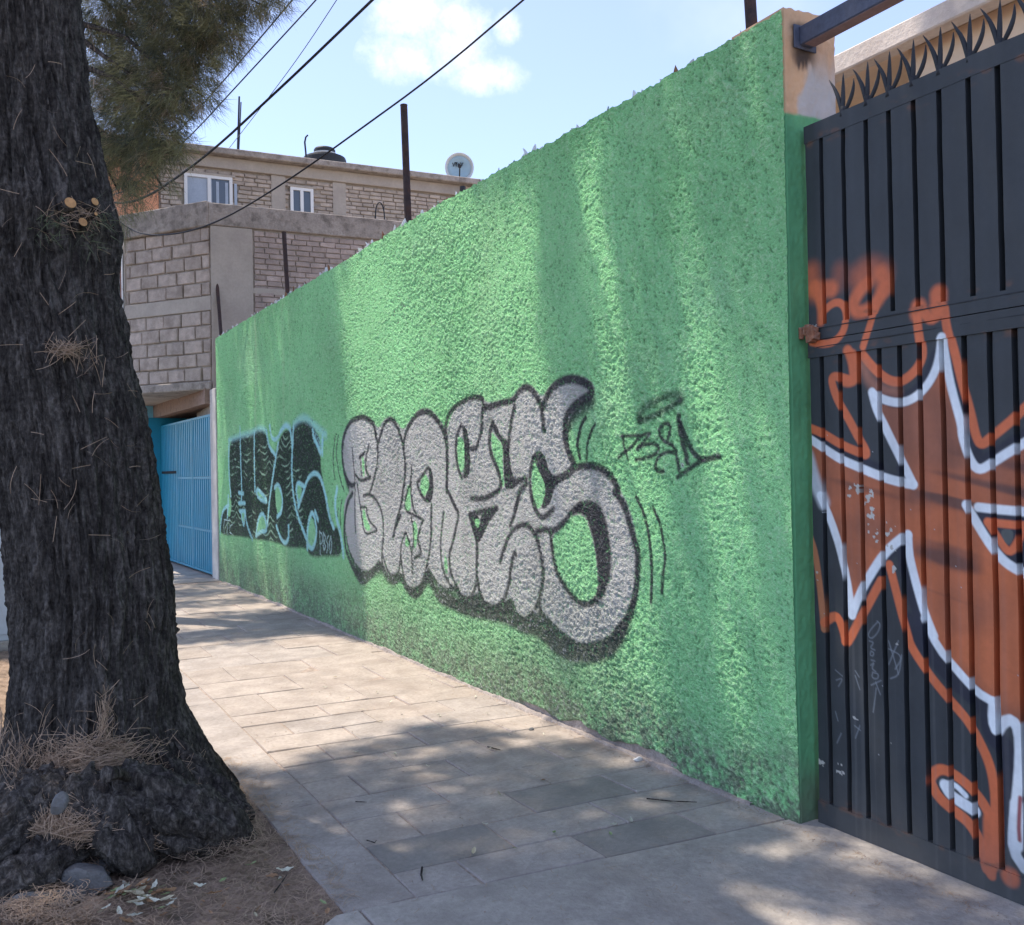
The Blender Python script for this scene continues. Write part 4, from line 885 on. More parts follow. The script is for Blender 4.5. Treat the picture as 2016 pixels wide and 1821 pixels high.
aa = [0.0, float(np.linalg.norm(onp(382,1000,GP,DG)[:2]-GP)), float(np.linalg.norm(onp(352,1000,GP,DG)[:2]-GP)), LG-.02]
z1_ = zg
for i,(a,b_) in enumerate(zip(aa[:-1],aa[1:])):
    zc = [.06,.70,1.52,z1_] if i<2 else [.06,1.62,z1_]
    for k,(za,zb2) in enumerate(zip(zc[:-1],zc[1:])): leaf(a+.02,b_-.02,za+.02,zb2-.02,'ribbed_panel')
    fr = MB()
    for z in zc: fr.slab(GP,DG,a+.005,b_-.005,z-.018,z+.018,-.005,.0165)
    for s_ in (a+.005,b_-.035): fr.slab(GP,DG,s_,s_+.03,.04,z1_,-.012,.0205)
    fr.build('leaf_frame', M['blue'], bg)
MB().slab(GP,DG,aa[2]+.05,aa[3]-.1,1.60,1.645,.022,.03).build('hatch_slot', M['blackgap'], bg)
# meter boxes and conduit on the light blue wall
mp = GP+DG*(LG+.22); 
for k,(z0_,z1__) in enumerate(((1.62,1.93),(1.28,1.56))):
    r_ = empty('meter_box',(mp[0],mp[1],z0_)); tag(r_,['upper grey electricity meter box on the light blue wall behind the tree','lower grey electricity meter box on the light blue wall behind the tree'][k],'meter box',group='meter boxes on the blue wall')
    MB().slab(GP,DG,LG+.50,LG+.80,z0_,z1__,.362,.47).build('case', M['oldconc'], r_, bevel=.008)
    MB().slab(GP,DG,LG+.53,LG+.77,z0_+.03,z1__-.03,.47,.485).build('cover', M['darkmetal'], r_, bevel=.004)
N_ = np.array([-DG[1],DG[0]]); q = GP+DG*(LG+.62)+N_*.40; c1 = empty('conduit',(q[0],q[1],1.9)); tag(c1,'thin dark conduit running up the light blue wall above the meter boxes','conduit')
MB().tube([(q[0],q[1],1.93),(q[0],q[1],zun-.02)],.02,8).build('pipe', M['darkmetal'], c1)

# ================================================================ upper house set back, with roof slab, tank and dish
BP = onp(312,330,np.array([0,17.6]),DR)[:2]; print('upper house',BP)
hb_ = tag(empty('brick_house',(BP[0],BP[1],0)), 'upper brick house with white windows and a long flat roof behind the block parapet', 'house')
zt0 = float(onp(640,322,BP,DR)[2]); print('roof z', float(onp(377,291,BP,DR)[2]), zt0, float(onp(950,360,BP,DR)[2]))
zr1 = float(onp(640,322,BP,DR)[2]); zr0 = zr1-.12; zband = float(onp(377,326,BP,DR)[2])
W0 = [onp(362,340,BP,DR),onp(458,405,BP,DR)]; W1_ = [onp(571,368,BP,DR),onp(617,412,BP,DR)]
def aof(q): return float((q[:2]-BP)@DR)
print('win',aof(W0[0]),aof(W0[1]),W0[0][2],aof(W1_[0]),aof(W1_[1]),W1_[0][2],zband)
LBH = 9.0
MB().slab(BP,DR,0,LBH,3.0,zr0,.03,5).build('wall', M['mortar'], hb_)
MB().slab(BP,DR,-1.35,LBH+.2,zr0,zr1,-.22,5).build('roof', M['oldconc'], hb_, bevel=.015)
MB().slab(BP,DR,-1.3,LBH,zband,zr0-.002,-.05,.1).build('ring_beam', M['plaster'], hb_, bevel=.01)
MB().slab(BP,DR,-1.25,-.01,3.0,zband-.002,-.02,4.8).build('orange_wall', M['orangewall'], hb_)
wins = []
def window(a0,a1,z1,h,mull,label=None,curt=None):
    z0 = z1-h; wins.append((a0-.06,a1+.06,z0-.05,z1+.06))
    root = empty('window',(BP[0],BP[1],0)); root.parent = hb_; root.location = (0,0,0)
    gl = MB().slab(BP,DR,a0+.05,a1-.05,z0+.04,z1-.04,-.002,.02); o = gl.build('pane', M['curtain'] if curt else M['glass'], root)
    fr = MB()
    for (s0,s1,za,zb2) in ((a0,a1,z1-.055,z1),(a0,a1,z0,z0+.05),(a0,a0+.055,z0+.05,z1-.055),(a1-.055,a1,z0+.05,z1-.055),(mull-.03,mull+.03,z0+.05,z1-.055)): fr.slab(BP,DR,s0,s1,za,zb2,-.035,.01)
    fr.build('frame', M['pvc'], root)
    MB().slab(BP,DR,a0-.05,a1+.05,z1,z1+.035,-.045,.02).build('lintel_strip', M['plaster'], root)
    return root
a0_,a1_ = aof(W0[0]),aof(W0[1]); w_ = window(a0_,a1_,float(W0[0][2]),1.15,aof(onp(412,380,BP,DR)),curt=True)
mu = aof(onp(412,380,BP,DR)); MB().slab(BP,DR,mu+.05,a1_-.06,float(W0[0][2])-1.1,float(W0[0][2])-.06,-.008,-.004).build('open_pane', M['glass'], w_)
b = MB()
for k in range(3): s_ = mu+.12+.16*k; b.slab(BP,DR,s_,s_+.05,float(W0[0][2])-1.1,float(W0[0][2])-.1,-.014,-.009)
b.build('curtain', M['curtain'], w_)
a0_,a1_ = aof(W1_[0]),aof(W1_[1]); window(a0_,a1_,float(W1_[0][2]),.9,aof(onp(594,390,BP,DR)))
PB = BP+DR*LBH
def clipb(a,z):
    s = LBH-a
    if any(w[0]<s<w[1] and w[2]<z<w[3] for w in wins): return True
    q = BP+DR*s; X_,Y_,f_ = proj(np.array([q[0],q[1],z])); return Y_ > 440 or Y_ > 665-.585*(X_-427)+30
course_wall(PB,-DR,.1,LBH-.02,float(onp(600,440,BP,DR)[2])-.5,40 and int((zband-float(onp(600,440,BP,DR)[2])+.5)/.078),.078,.235,M['brickred'],'brick',.004,hb_,jit=.005,gap=.014,clip=clipb,limit=300)
# concrete posts in the brickwork
for px_ in (548,668): 
    s_ = aof(onp(px_,380,BP,DR)); MB().slab(BP,DR,s_-.13,s_+.13,4.5,zband-.003,-.012,.05).build('wall_post', M['plaster'], hb_, bevel=.006)
# rebar loop on the near parapet
lp = onp(748,425,CP,DR); lr = tag(empty('rebar_loop',lp),'dark bent steel loop standing on the near parapet','rebar'); 
pts = [lp+np.array([DR[0],DR[1],0])*(.075*math.cos(t))+np.array([0,0,.22*math.sin(t)]) for t in np.linspace(math.pi,0,11)]; MB().tube([pts[0]-np.array([0,0,.1])]+pts+[pts[-1]-np.array([0,0,.1])],.011,6).build('bar', M['darkmetal'], lr)
# tank
tf = BP+np.array([0,1.3]); tcn = onp(655,325,tf,DR); zr_ = zr1; tk = tag(empty('water_tank',(tcn[0],tcn[1]+.5,zr_)),'black plastic rooftop water tank with a screw lid','water tank')
R_ = float(np.linalg.norm(onp(697,325,tf,DR)-onp(613,325,tf,DR)))/2
zt_ = float(tcn[2]); zmid = float(onp(655,308,tf,DR)[2]); zlid = float(onp(655,296,tf,DR)[2])
def lathe(name, prof, cx,cy, m, parent, n=40):
    v=[];f=[]
    for r,z in prof:
        for k in range(n): t=2*math.pi*k/n; v.append((cx+r*math.cos(t),cy+r*math.sin(t),z))
    for i in range(len(prof)-1):
        for k in range(n): f.append((i*n+k,i*n+(k+1)%n,(i+1)*n+(k+1)%n,(i+1)*n+k))
    f.append(tuple(range(n))[::-1]); f.append(tuple((len(prof)-1)*n+k for k in range(n)))
    return MB().add(v,f).build(name,m,parent,smooth=False)
tcx,tcy = tcn[0],tcn[1]+.5
lathe('tank_body',[(R_,zr_-.02),(R_,zmid+.06),(R_*.97,zmid+.10),(R_*.60,zmid+.17),(R_*.5,zmid+.18)],tcx,tcy,M['tank'],tk)
lathe('neck_ring',[(R_*.56,zmid+.165),(R_*.56,zmid+.20)],tcx,tcy,M['tankring'],tk)
lathe('lid',[(R_*.50,zmid+.20),(R_*.50,zlid+.15),(R_*.46,zlid+.18),(R_*.2,zlid+.19)],tcx,tcy,M['tank'],tk)
# satellite dish
df = BP+np.array([0,.6]); dc = onp(904,331,df,DR); dr = float(np.linalg.norm(onp(930,331,df,DR)-onp(904,331,df,DR)))
dish = tag(empty('satellite_dish',(dc[0],dc[1],zr1)),'round pale blue satellite dish on the roof edge','satellite dish')
to = Vector(C0-dc).normalized(); to = (to+Vector((.05,0,.12))).normalized(); ax = to.cross(Vector((0,0,1))).normalized(); ay = ax.cross(to)
v=[];f=[];n=40; prof=[(.01,-.0),(.3,.01),(.6,.035),(.8,.065)]
def dishpart(name,prof,m,off=0):
    v=[];f=[]
    for r,d in prof:
        for k in range(n):
            t=2*math.pi*k/n; v.append(tuple(Vector(dc)+(ax*math.cos(t)+ay*math.sin(t))*r*dr+to*(d+off)))
    for i in range(len(prof)-1):
        for k in range(n): f.append((i*n+k,i*n+(k+1)%n,(i+1)*n+(k+1)%n,(i+1)*n+k))
    if prof[0][0]<.05: f.append(tuple(range(n)))
    o = MB().add(v,f).build(name,m,dish,smooth=True); md=o.modifiers.new('t','SOLIDIFY'); md.thickness=.006; return o
dishpart('reflector',prof,M['dish'])
dishpart('rim',[(.8,.065),(.97,.10),(1.0,.105)],M['dishrim'])
MB().tube([Vector(dc)-ay*dr*.85+to*.07,Vector(dc)-ay*dr*.3+to*.22-Vector((0,0,0)),Vector(dc)+to*.28],.014,6).build('feed_arm',M['darkmetal'],dish)
MB().tube([Vector(dc)+to*.24,Vector(dc)+to*.33],.035,10).build('receiver',M['darkmetal'],dish)
MB().tube([Vector(dc)-to*.03,Vector((dc[0],dc[1]+.1,dc[2]-dr)),Vector((dc[0],dc[1]+.1,zr1-.05))],.02,8).build('mast',M['darkmetal'],dish)
# lettering on the dish: VeTV
b = MB()
def stroke3(pts,r=.011): b.tube([Vector(dc)+ax*(-p[0])*dr*-1+ay*p[1]*dr+to*.035 for p in pts],r,5)
for pts in ([(-.26,.36),(-.18,.12),(-.10,.36)],[(-.03,.20),(.09,.20),(.06,.28),(-.01,.27),(-.03,.16),(.05,.10),(.09,.14)],[(.12,.34),(.30,.34)],[(.21,.34),(.21,.10)],[(.30,.34),(.38,.10),(.46,.34)]): stroke3(pts)
b.build('lettering',M['darkmetal'],dish)
# thin rods and a bent pipe on the roof
def rod(name,pts,r,label,cat,m=M['darkmetal']):
    root = tag(empty(name,pts[0]),label,cat); MB().tube(pts,r,6).build('rod',m,root); return root
RF = BP+np.array([0,.35])
a = onp(467,301,RF,DR); b_ = onp(471,190,RF,DR); rod('antenna_rod',[(a[0],a[1],zr1-.05),b_],.018,'taller of two thin upright rods on the flat roof','rod')
a = onp(469,301,RF,DR); b_ = onp(474.5,201,RF,DR); rod('antenna_rod',[(a[0]+.01,a[1]+.05,zr1-.05),b_],.012,'shorter thin rod leaning beside the tall one on the flat roof','rod')
rod('vent_pipe',[onp(603,322,RF,DR),onp(602,300,RF,DR),onp(600,280,RF,DR),onp(602,270,RF,DR),onp(606,266,RF,DR)],.018,'thin bent-over pipe on the roof left of the water tank','pipe')
rod('vent_pipe',[onp(910,372,BP-np.array([0,.3]),DR)+np.array([0,0,-.2]),onp(911,372,BP-np.array([0,.3]),DR)+np.array([0,0,.05])],.06,'short dark pipe under the roof edge below the satellite dish','pipe')

# ================================================================ the street tree in front
FW = np.array([math.sin(YAW),math.cos(YAW),0]); RT = np.array([math.cos(YAW),-math.sin(YAW),0]); DT = 4.32
def tz(py_): return H-(py_-941)*DT/F
prof = [(1650,190,255),(1600,188,248),(1560,184,236),(1480,180,203),(1400,181,165),(1300,181,149),(1180,183,145),(1000,161,146),(880,146,147),(720,108,148),(560,84,147),(440,84,149),(300,64,140),(200,48,135),(0,36,127),(-300,20,118),(-900,0,108),(-1800,-30,90),(-3000,-60,60)]
TZ = np.array([tz(p[0]) for p in prof]); TC = np.array([(p[1]-1008+ (p[0]-925)*0)*DT/F for p in prof]); TR = np.array([p[2]*DT/F for p in prof])
def trunk_c(z): return FW*DT+RT*np.interp(z,TZ,TC)
def trunk_r(th,z):
    r = np.interp(z,TZ,TR)
    fl = np.clip((.95-z)/.95,0,1)**1.6
    lob = 1+fl*(.16*np.sin(5*(th-A_R))*np.where(np.cos(th-A_R)>.9,.3,1)+.05*np.sin(9*(th-A_R)))+.02*np.cos(4*th+z)+.018*np.cos(7*th-z*1.3)
    swell = 0
    for (t0,z0,a,wt,wz) in BURL: 
        d = (th-t0+math.pi)%(2*math.pi)-math.pi; swell = swell+a*np.exp(-(d/wt)**2-((z-z0)/wz)**2)
    return r*lob+swell
A_CAM = math.atan2(-FW[1],-FW[0])                     # angle of the side that faces the camera
A_R = math.atan2(RT[1],RT[0])
def ang(px_,py_): # angle on the trunk for a picture column
    z = tz(py_); c = np.interp(z,TZ,TC); r = np.interp(z,TZ,TR); s = np.clip(((px_-1008)*DT/F-c)/r,-.98,.98)
    return A_CAM+math.asin(s)
BURL = [(ang(225,440),tz(445),.035,.22,.10),(ang(150,430),tz(425),.03,.35,.12),(ang(170,1500),tz(1500),.10,.42,.07),(ang(90,1620),tz(1600),.09,.3,.08),(ang(210,1590),tz(1590),.13,.45,.09),(ang(400,1600),tz(1600),.09,.4,.07),(ang(160,720),tz(730),.02,.3,.15),(ang(60,1150),tz(1150),.015,.25,.2)]
def trunk_mesh(z0,z1,nz,nt):
    z = np.linspace(z0,z1,nz); th = np.linspace(0,2*math.pi,nt,endpoint=False)
    Z_,T_ = np.meshgrid(z,th,indexing='ij'); r = trunk_r(T_,Z_)
    u = T_*.42/1.0*1.0; X1 = np.cos(T_); Y1 = np.sin(T_)
    def n3(f,zs,k):  # periodic noise round the trunk
        return .5*(noise2(X1*f+5+Z_*zs*.3,Z_*zs+Y1*f,k)+noise2(Y1*f-3,Z_*zs-X1*f+9,k+1))
    wob = .12*noise2(Z_*2.2,T_*2.1/1+0*Z_,2)*np.minimum(1,np.minimum(T_,2*math.pi-T_)*2)
    tt = T_+wob+.05*np.sin(Z_*5+T_*3)
    ridge = 1-np.abs(n3(16,2.0,0))*2.2
    ridge2 = 1-np.abs(np.sin(tt*26+3.0*n3(5,2.4,1)+2.0*np.sin(Z_*3)))**.7
    fine = n3(34,30,2); fine2 = n3(60,75,4); knots = np.clip(n3(9,9,3)-.28,0,1)*n3(40,46,1)
    low = ss(.2,1.1,Z_)
    d = .016*ridge+.018*ridge2*(.35+.65*low)+.006*fine+.004*fine2+.05*knots+.022*n3(4,4,5)*(1-low*.6)-.024
    r = r+d
    c = FW[None,None,:]*DT+RT[None,None,:]*np.interp(Z_,TZ,TC)[...,None]
    V = np.stack([c[...,0]+r*np.cos(T_),c[...,1]+r*np.sin(T_),Z_],-1)
    idx = np.arange(nz*nt).reshape(nz,nt); nx_ = np.roll(idx,-1,1)
    Q = np.stack([idx[:-1],nx_[:-1],nx_[1:],idx[1:]],-1).reshape(-1,4)
    return V.reshape(-1,3),Q
base = trunk_c(0); tree = tag(empty('pine_tree',(base[0],base[1],0)), 'huge dark street tree with rough bark and flaring roots, leaning left in the foreground', 'tree')
LO = np.array([base[0],base[1],0])
V1,Q1 = trunk_mesh(-.12,3.95,560,420); V2,Q2 = trunk_mesh(3.95,9.5,90,420//4*4)
tr = link('trunk', mesh_np('trunk', np.vstack([V1,V2])-LO, np.vstack([Q1,Q2+len(V1)]), True), M['bark'], tree)
def surf(px_,py_,out=0.0):
    "point on the trunk under a picture position"
    th = ang(px_,py_); z = tz(py_); 
    for _ in range(3):
        c = trunk_c(z); r = float(trunk_r(np.array(th),np.array(z)))+out; p = c+np.array([r*math.cos(th),r*math.sin(th),0]); p[2] = z
        X_,Y_,f_ = proj(p); z += (Y_-py_)*f_/F*1.0; th += (px_-X_)*f_/F/r
    return p,th
# cut branch stubs with pale wood
for (px_,py_,r,L_) in ((131,412,.025,.05),(176,407,.018,.05),(153,446,.020,.045),(172,432,.008,.06)):
    p,th = surf(px_,py_); d = Vector((math.cos(th),math.sin(th),.25)).normalized(); p = Vector(p)
    MB().tube([p-d*.05,p+d*(L_*.6),p+d*L_],[r*1.5,r*1.12,r*1.05],14).build('branch_stub', M['bark'], tree, smooth=False)
    MB().tube([p+d*(L_+.0005),p+d*(L_+.003)],[r*.98,r*.95],14).build('cut_face', M['wood'], tree)
# surface roots
def root_tube(pts,rads,n=16,m=M['root'],parent=tree,name='root',amp=.22):
    P = [np.array(p,float) for p in pts]
    for _ in range(4):
        Q_ = [P[0]]; R_ = [rads[0]]
        for a,b,ra,rb in zip(P[:-1],P[1:],rads[:-1],rads[1:]): Q_ += [a*.75+b*.25,a*.25+b*.75]; R_ += [ra*.75+rb*.25,ra*.25+rb*.75]
        P = Q_+[P[-1]]; rads = R_+[rads[-1]]
    n = n*2; b = MB().tube(P,rads,n); k = random.random()*50
    V = np.array(b.v); C_ = np.repeat(np.array(P),n,0)[:len(V)]; d = V-C_
    al_ = np.repeat(np.arange(len(P)),n)[:len(V)]; ar_ = np.tile(np.arange(n),len(P))[:len(V)]/n*6.283
    nn = noise2(V[:,0]*17+k,V[:,2]*17+V[:,1]*13,0)*amp*.6+noise2(V[:,0]*45+V[:,2]*20+k,V[:,1]*45,1)*amp*.6+(.45-np.abs(noise2(np.cos(ar_)*5.5+k,np.sin(ar_)*5.5+al_*.05,2)))*amp*1.9+noise2(V[:,0]*95+k,V[:,1]*95+V[:,2]*70,3)*amp*.35
    b.v = [tuple(v) for v in C_+d*(1+nn)[:,None]]
    return b.build(name,m,parent,smooth=True)
def gp(px_,py_,z=0.02): g = gnd(px_,py_,z); return g
root_tube([gp(230,1560,.26),gp(330,1590,.20),gp(400,1612,.13),gp(450,1628,.08),gp(478,1640,.04),gp(500,1652,-.01)],[.13,.12,.105,.08,.05,.012],24)
root_tube([gp(330,1520,.2),gp(420,1560,.10),gp(470,1590,.04),gp(500,1610,-.01)],[.10,.08,.05,.015],20)
root_tube([gp(240,1600,.20),gp(300,1625,.12),gp(360,1660,.07),gp(430,1672,.0)],[.11,.10,.07,.02],18)
root_tube([gp(150,1560,.26),gp(200,1600,.20),gp(245,1650,.13),gp(265,1690,.06),gp(280,1715,-.01)],[.11,.12,.10,.08,.03],20)
root_tube([gp(100,1560,.24),gp(60,1610,.2),gp(10,1660,.14),gp(-60,1720,.05)],[.12,.12,.11,.07],20)
root_tube([gp(160,1640,.12),gp(110,1690,.08),gp(40,1740,.05),gp(-60,1800,.0)],[.08,.095,.085,.06],20)
root_tube([gp(300,1655,.07),gp(305,1680,.02),gp(312,1700,-.03)],[.035,.028,.015],10)
root_tube([gp(345,1650,.07),gp(322,1680,.02),gp(318,1700,-.03)],[.03,.022,.012],10)
root_tube([gp(210,1525,.42),gp(235,1520,.40),gp(262,1540,.30)],[.03,.022,.01],10,amp=.15)

for (pts_,r0) in (([(60,1490),(50,1540),(20,1600),(-10,1650)],.035),([(120,1500),(95,1540),(100,1590),(85,1640)],.032),([(200,1500),(225,1540),(215,1590),(235,1635)],.034),([(260,1490),(290,1540),(320,1580),(345,1630)],.036),([(310,1480),(350,1530),(395,1570),(440,1620)],.036),([(160,1540),(150,1580),(165,1620),(150,1640)],.028),([(340,1450),(385,1500),(430,1550),(468,1590)],.034),([(20,1540),(60,1570),(110,1575),(150,1600)],.03)):
    Pq = [surf(a,b,.02 if i else -.02)[0] for i,(a,b) in enumerate(pts_)]; g_ = gp(pts_[-1][0]+random.uniform(-10,18),pts_[-1][1]+48,.0)
    Pq = Pq+[(Pq[-1]+g_)/2+np.array([0,0,.03]),g_]; root_tube(Pq,[r0*.6,r0,r0*1.1,r0*1.15,r0*.95,r0*.35],9,amp=.30)
# ---- crowns
def in_view(P):
    X_,Y_,f_ = proj(P); return (f_>0)&(X_>-60)&(X_<2076)&(Y_>-60)&(Y_<1880)
def keep_prob(P):
    "hand-pruned gaps: the light that reaches the wall and the pavement"
    t = (XW-P[:,0])/(-S[0]); zh = P[:,2]-t*S[2]; yw = P[:,1]-t*S[1]
    tg = P[:,2]/S[2]; xg = P[:,0]-tg*S[0]; yg = P[:,1]-tg*S[1]
    onwall = (zh>0)&(zh<3.7)&(t>0); onground = ~onwall & (xg<XW) & (xg>-1)
    k = np.ones(len(P))
    left = 8.05+.27*zh; w = .22
    L1 = ss(4.75,4.95,yw)*ss(left+.1,left-.1,yw)                       # broad sunny band
    L2 = ss(4.95,4.75,yw)*ss(3.45,3.9,yw)*ss(2.3,1.5,zh-.9*(yw-4.3))*.9  # sunny lower middle
    L3 = ss(4.0,4.12,yw-.12*(zh-2.5))*ss(4.5,4.36,yw-.12*(zh-2.5))*.95   # streak at the top
    L4 = ss(3.22,3.30,yw-.13*(zh-1.5))*ss(3.52,3.44,yw-.13*(zh-1.5))*.75
    L5 = ss(11.75,11.85,yw-.2*(zh-1.5))*ss(12.1,12.0,yw-.2*(zh-1.5))*.6
    lw = np.maximum.reduce([L1,L2,L3,L4,L5])
    mott = ss(-.1,.5,fbm(yw*3,zh*1.3,3,1)); lw = np.where(lw<.2, lw+.34*mott*ss(6,3,yw), lw)
    e1 = 5.02+.28*fbm(xg*2.2,xg*0+1,3)-.7*ss(2.35,2.9,xg)
    Lg = ss(e1-.06,e1+.1,yg)*ss(8.9,8.4,yg+.4*fbm(xg*2,yg*2,2,1))
    band = ss(.05,.35,np.sin(yg*5.2+.8*fbm(xg*1.2,yg*.5,3,2)+xg*.35))*ss(8.4,8.8,yg)*ss(12.8,12,yg)*.9
    sp = ss(.30,.55,fbm(xg*2.4+4,yg*2.8,3,3))*.85*ss(5.2,4.6,yg)
    spots = 0
    for (sx,sy,rx,ry) in ((2.35,2.25,.14,.34),(2.75,2.72,.14,.12),(1.62,3.95,.14,.10),(2.55,3.45,.30,.07),(1.45,3.55,.10,.08),(2.0,4.35,.14,.07),(2.5,4.55,.2,.08),(2.85,4.0,.08,.25),(1.65,3.4,.13,.06),(2.3,1.75,.2,.15),(1.2,3.9,.08,.12),(1.9,2.3,.15,.08)):
        spots = np.maximum(spots, 1.15-((xg-sx)/rx)**2-((yg-sy)/ry)**2)
    lg = np.maximum.reduce([Lg,band,np.clip(spots,0,1)*.97,sp*.22])
    lit = np.where(onwall,lw,np.where(onground,lg,0))
    return 1-lit
def tufts(P, D, M_, Ln, wd, cone, tint):
    "needle bundles: P origins, D main directions, M_ needles each"
    n = len(P); P2 = np.repeat(P,M_,0); D2 = np.repeat(D,M_,0)+rng.normal(0,cone,(n*M_,3)); D2 /= np.linalg.norm(D2,axis=1)[:,None]
    P2 = P2+rng.normal(0,.035,P2.shape)
    L_ = Ln*rng.uniform(.6,1.15,(n*M_,1)); side_ = np.cross(D2,rng.normal(0,1,D2.shape)); side_ /= np.linalg.norm(side_,axis=1)[:,None]+1e-9
    droop = np.array([0,0,-1.])*L_*.18
    a = P2-side_*wd; b = P2+side_*wd; c = P2+D2*L_+droop
    V = np.stack([a,b,c],1).reshape(-1,3); Fc = np.arange(len(V)).reshape(-1,3)
    col = np.repeat(tint,M_*3,0); return V,Fc,col
def tints(n,brown=.12):
    base_ = np.array([.18,.185,.105]); g2 = np.array([.27,.26,.14]); bl = np.array([.10,.115,.085]); br = np.array([.38,.30,.21])
    u = rng.random((n,1)); c = base_*(1-u)+g2*u; m = rng.random(n); c[m<.35] = bl; c[m>1-brown] = br; return c*rng.uniform(.8,1.2,(n,1))
def crown(name, root, clusters, per, Ln, wd, M_, prune, cone=.55, brown=.12, shape=None):
    Ps=[];Ds=[]
    for (c,r) in clusters:
        n = int(per*(r/.5)**2.3); q = rng.normal(0,1,(n,3)); q /= np.linalg.norm(q,axis=1)[:,None]; q *= (rng.random((n,1))**.45)*r*np.array([1,1,.8])
        Ps.append(q+np.array(c)); d = q/(r+1e-6)+np.array([0,0,-.35]); Ds.append(d/(np.linalg.norm(d,axis=1)[:,None]+1e-6))
    P = np.vstack(Ps); D = np.vstack(Ds)
    if shape is not None: k = shape(P); P,D = P[k],D[k]
    if prune: kp = keep_prob(P); vis = in_view(P); k = (rng.random(len(P))<np.clip(kp*1.02-.02,0,1))|vis; P,D = P[k],D[k]
    V,Fc,col = tufts(P,D,M_,Ln,wd,cone,tints(len(P),brown)); off = np.array(root.location)
    o = link(name, mesh_np(name,V-off,Fc,False,col), M['foliage'], root); 0; return P
# limbs of the front tree (all above the picture)
def limb(root,a,b,r0,r1,m,sag=.3,name='branch'):
    a=np.array(a);b=np.array(b); pts=[a+(b-a)*t+np.array([0,0,sag*math.sin(t*math.pi)])+rng.normal(0,.05,3)*(0<t<1) for t in np.linspace(0,1,6)]
    MB().tube(pts,list(np.linspace(r0,r1,6)),8).build(name,m,root,smooth=True)
cl = []
for i in range(15):
    a = i*2.4+.3; r = random.uniform(1.6,3.6); z0 = 5.6+i*.27; cz = trunk_c(z0); q = np.array([cz[0]+math.cos(a)*r,cz[1]+math.sin(a)*r,z0+random.uniform(.7,1.8)])
    if q[2] < 1.55+.56*((q-C0)@FW)+.3: q[2] = 1.55+.56*((q-C0)@FW)+.6
    s0 = np.array([cz[0],cz[1],z0]); X_,Y_,f_ = proj((s0+q)/2)
    if keep_prob(np.array([s0*(1-t)+q*t for t in np.linspace(0,1,12)])).min()>.55: limb(tree,s0,q,.07,.02,M['bark'])
    for _ in range(4): cl.append((q+rng.normal(0,.55,3),random.uniform(.5,.85)))
# canopy spread evenly so that the near pavement, gate and wall lie in shade
for x_ in np.arange(-2.0,2.9,.60):
    for y_ in np.arange(2.5,8.8,.60):
        z = random.uniform(7.6,9.4); c = np.array([x_+random.uniform(-.25,.25),y_+random.uniform(-.25,.25),z])
        if True: cl.append((c,random.uniform(.42,.62)))
def above(P):
    X_,Y_,f_ = proj(P); return ~((f_>0)&(X_>-120)&(X_<2130)&(Y_>-70))
crown('crown', tree, cl, 72, .17, .0075, 16, True, shape=above)
# ---- second tree down the strip
t2 = tag(empty('pine_tree',(.42,12.2,0)), 'drooping grey-green needle-leaved tree seen right behind the big trunk', 'tree')
pts = [(.42,12.2,-.1),(.45,12.2,1.5),(.5,12.15,4),(.62,12.1,7),(.7,12.0,10.5)]
root_tube(pts,[.30,.25,.21,.16,.05],18,M['bark'],t2,'trunk',.08)
cl2 = []
def cpx(px_,py_,f,r): cl2.append((depth(px_,py_,f),r))
for (px_,py_,f,r) in ((190,40,11.5,.5),(230,20,10.8,.55),(290,-20,10.6,.6),(350,-10,10.2,.55),(400,10,10.0,.5),(450,0,10.2,.4),(495,10,10.0,.28),(530,18,9.9,.2),(545,-15,9.9,.2),
    (240,120,11.2,.5),(300,90,10.6,.5),(360,70,10.2,.5),(410,60,10.0,.42),(445,55,9.9,.28),(455,90,9.9,.2),(440,115,9.8,.13),
    (215,190,11.2,.38),(260,180,10.8,.5),(310,160,10.4,.5),(360,140,10.2,.40),(385,110,10.0,.3),
    (220,250,11.0,.35),(265,240,10.6,.45),(310,225,10.3,.42),(350,190,10.1,.35),(385,185,10.0,.24),(412,190,9.9,.15),
    (225,310,11.0,.32),(260,295,10.6,.38),(300,275,10.3,.32),(335,262,10.2,.22),(330,292,10.2,.22),(362,290,10.1,.15),(300,305,10.3,.24),
    (235,350,10.9,.26),(262,350,10.6,.22),(240,385,10.8,.15),(268,365,10.5,.12),(322,375,10.4,.12),(330,362,10.4,.10),(205,130,11.4,.3),(200,320,11.2,.25),(205,260,11.2,.25),(235,420,10.8,.14),(250,440,10.8,.10),(275,400,10.6,.10),(255,395,10.7,.16),(228,450,10.9,.10),(345,310,10.2,.12),(365,300,10.1,.10),(315,330,10.3,.14)):
    cpx(px_,py_,f,r)
P2 = crown('crown', t2, cl2, 185, .17, .0028, 18, False, cone=.42, brown=.08)
cl3 = []
for i in range(60):
    a = random.uniform(0,6.28); z = random.uniform(7.8,11.5); r = (12.2-z)*.62*random.uniform(.3,1); cl3.append((np.array([.8+math.cos(a)*r*1.1,11.8+math.sin(a)*r,z]),random.uniform(.45,.75)))
crown('crown', t2, cl3, 60, .17, .007, 14, True, shape=above)
for (px_,py_,f) in ((450,0,10.2),(445,60,9.9),(400,190,9.95),(355,285,10.1),(300,60,10.6),(285,110,10.9),(330,225,10.2),(235,380,10.8),(325,375,10.4),(525,15,9.9)):
    e_ = depth(px_,py_,f); s0 = np.array([.52,12.1,min(e_[2]+1.2,9)]); limb(t2,s0,e_,.05,.008,M['bark'],sag=.35)
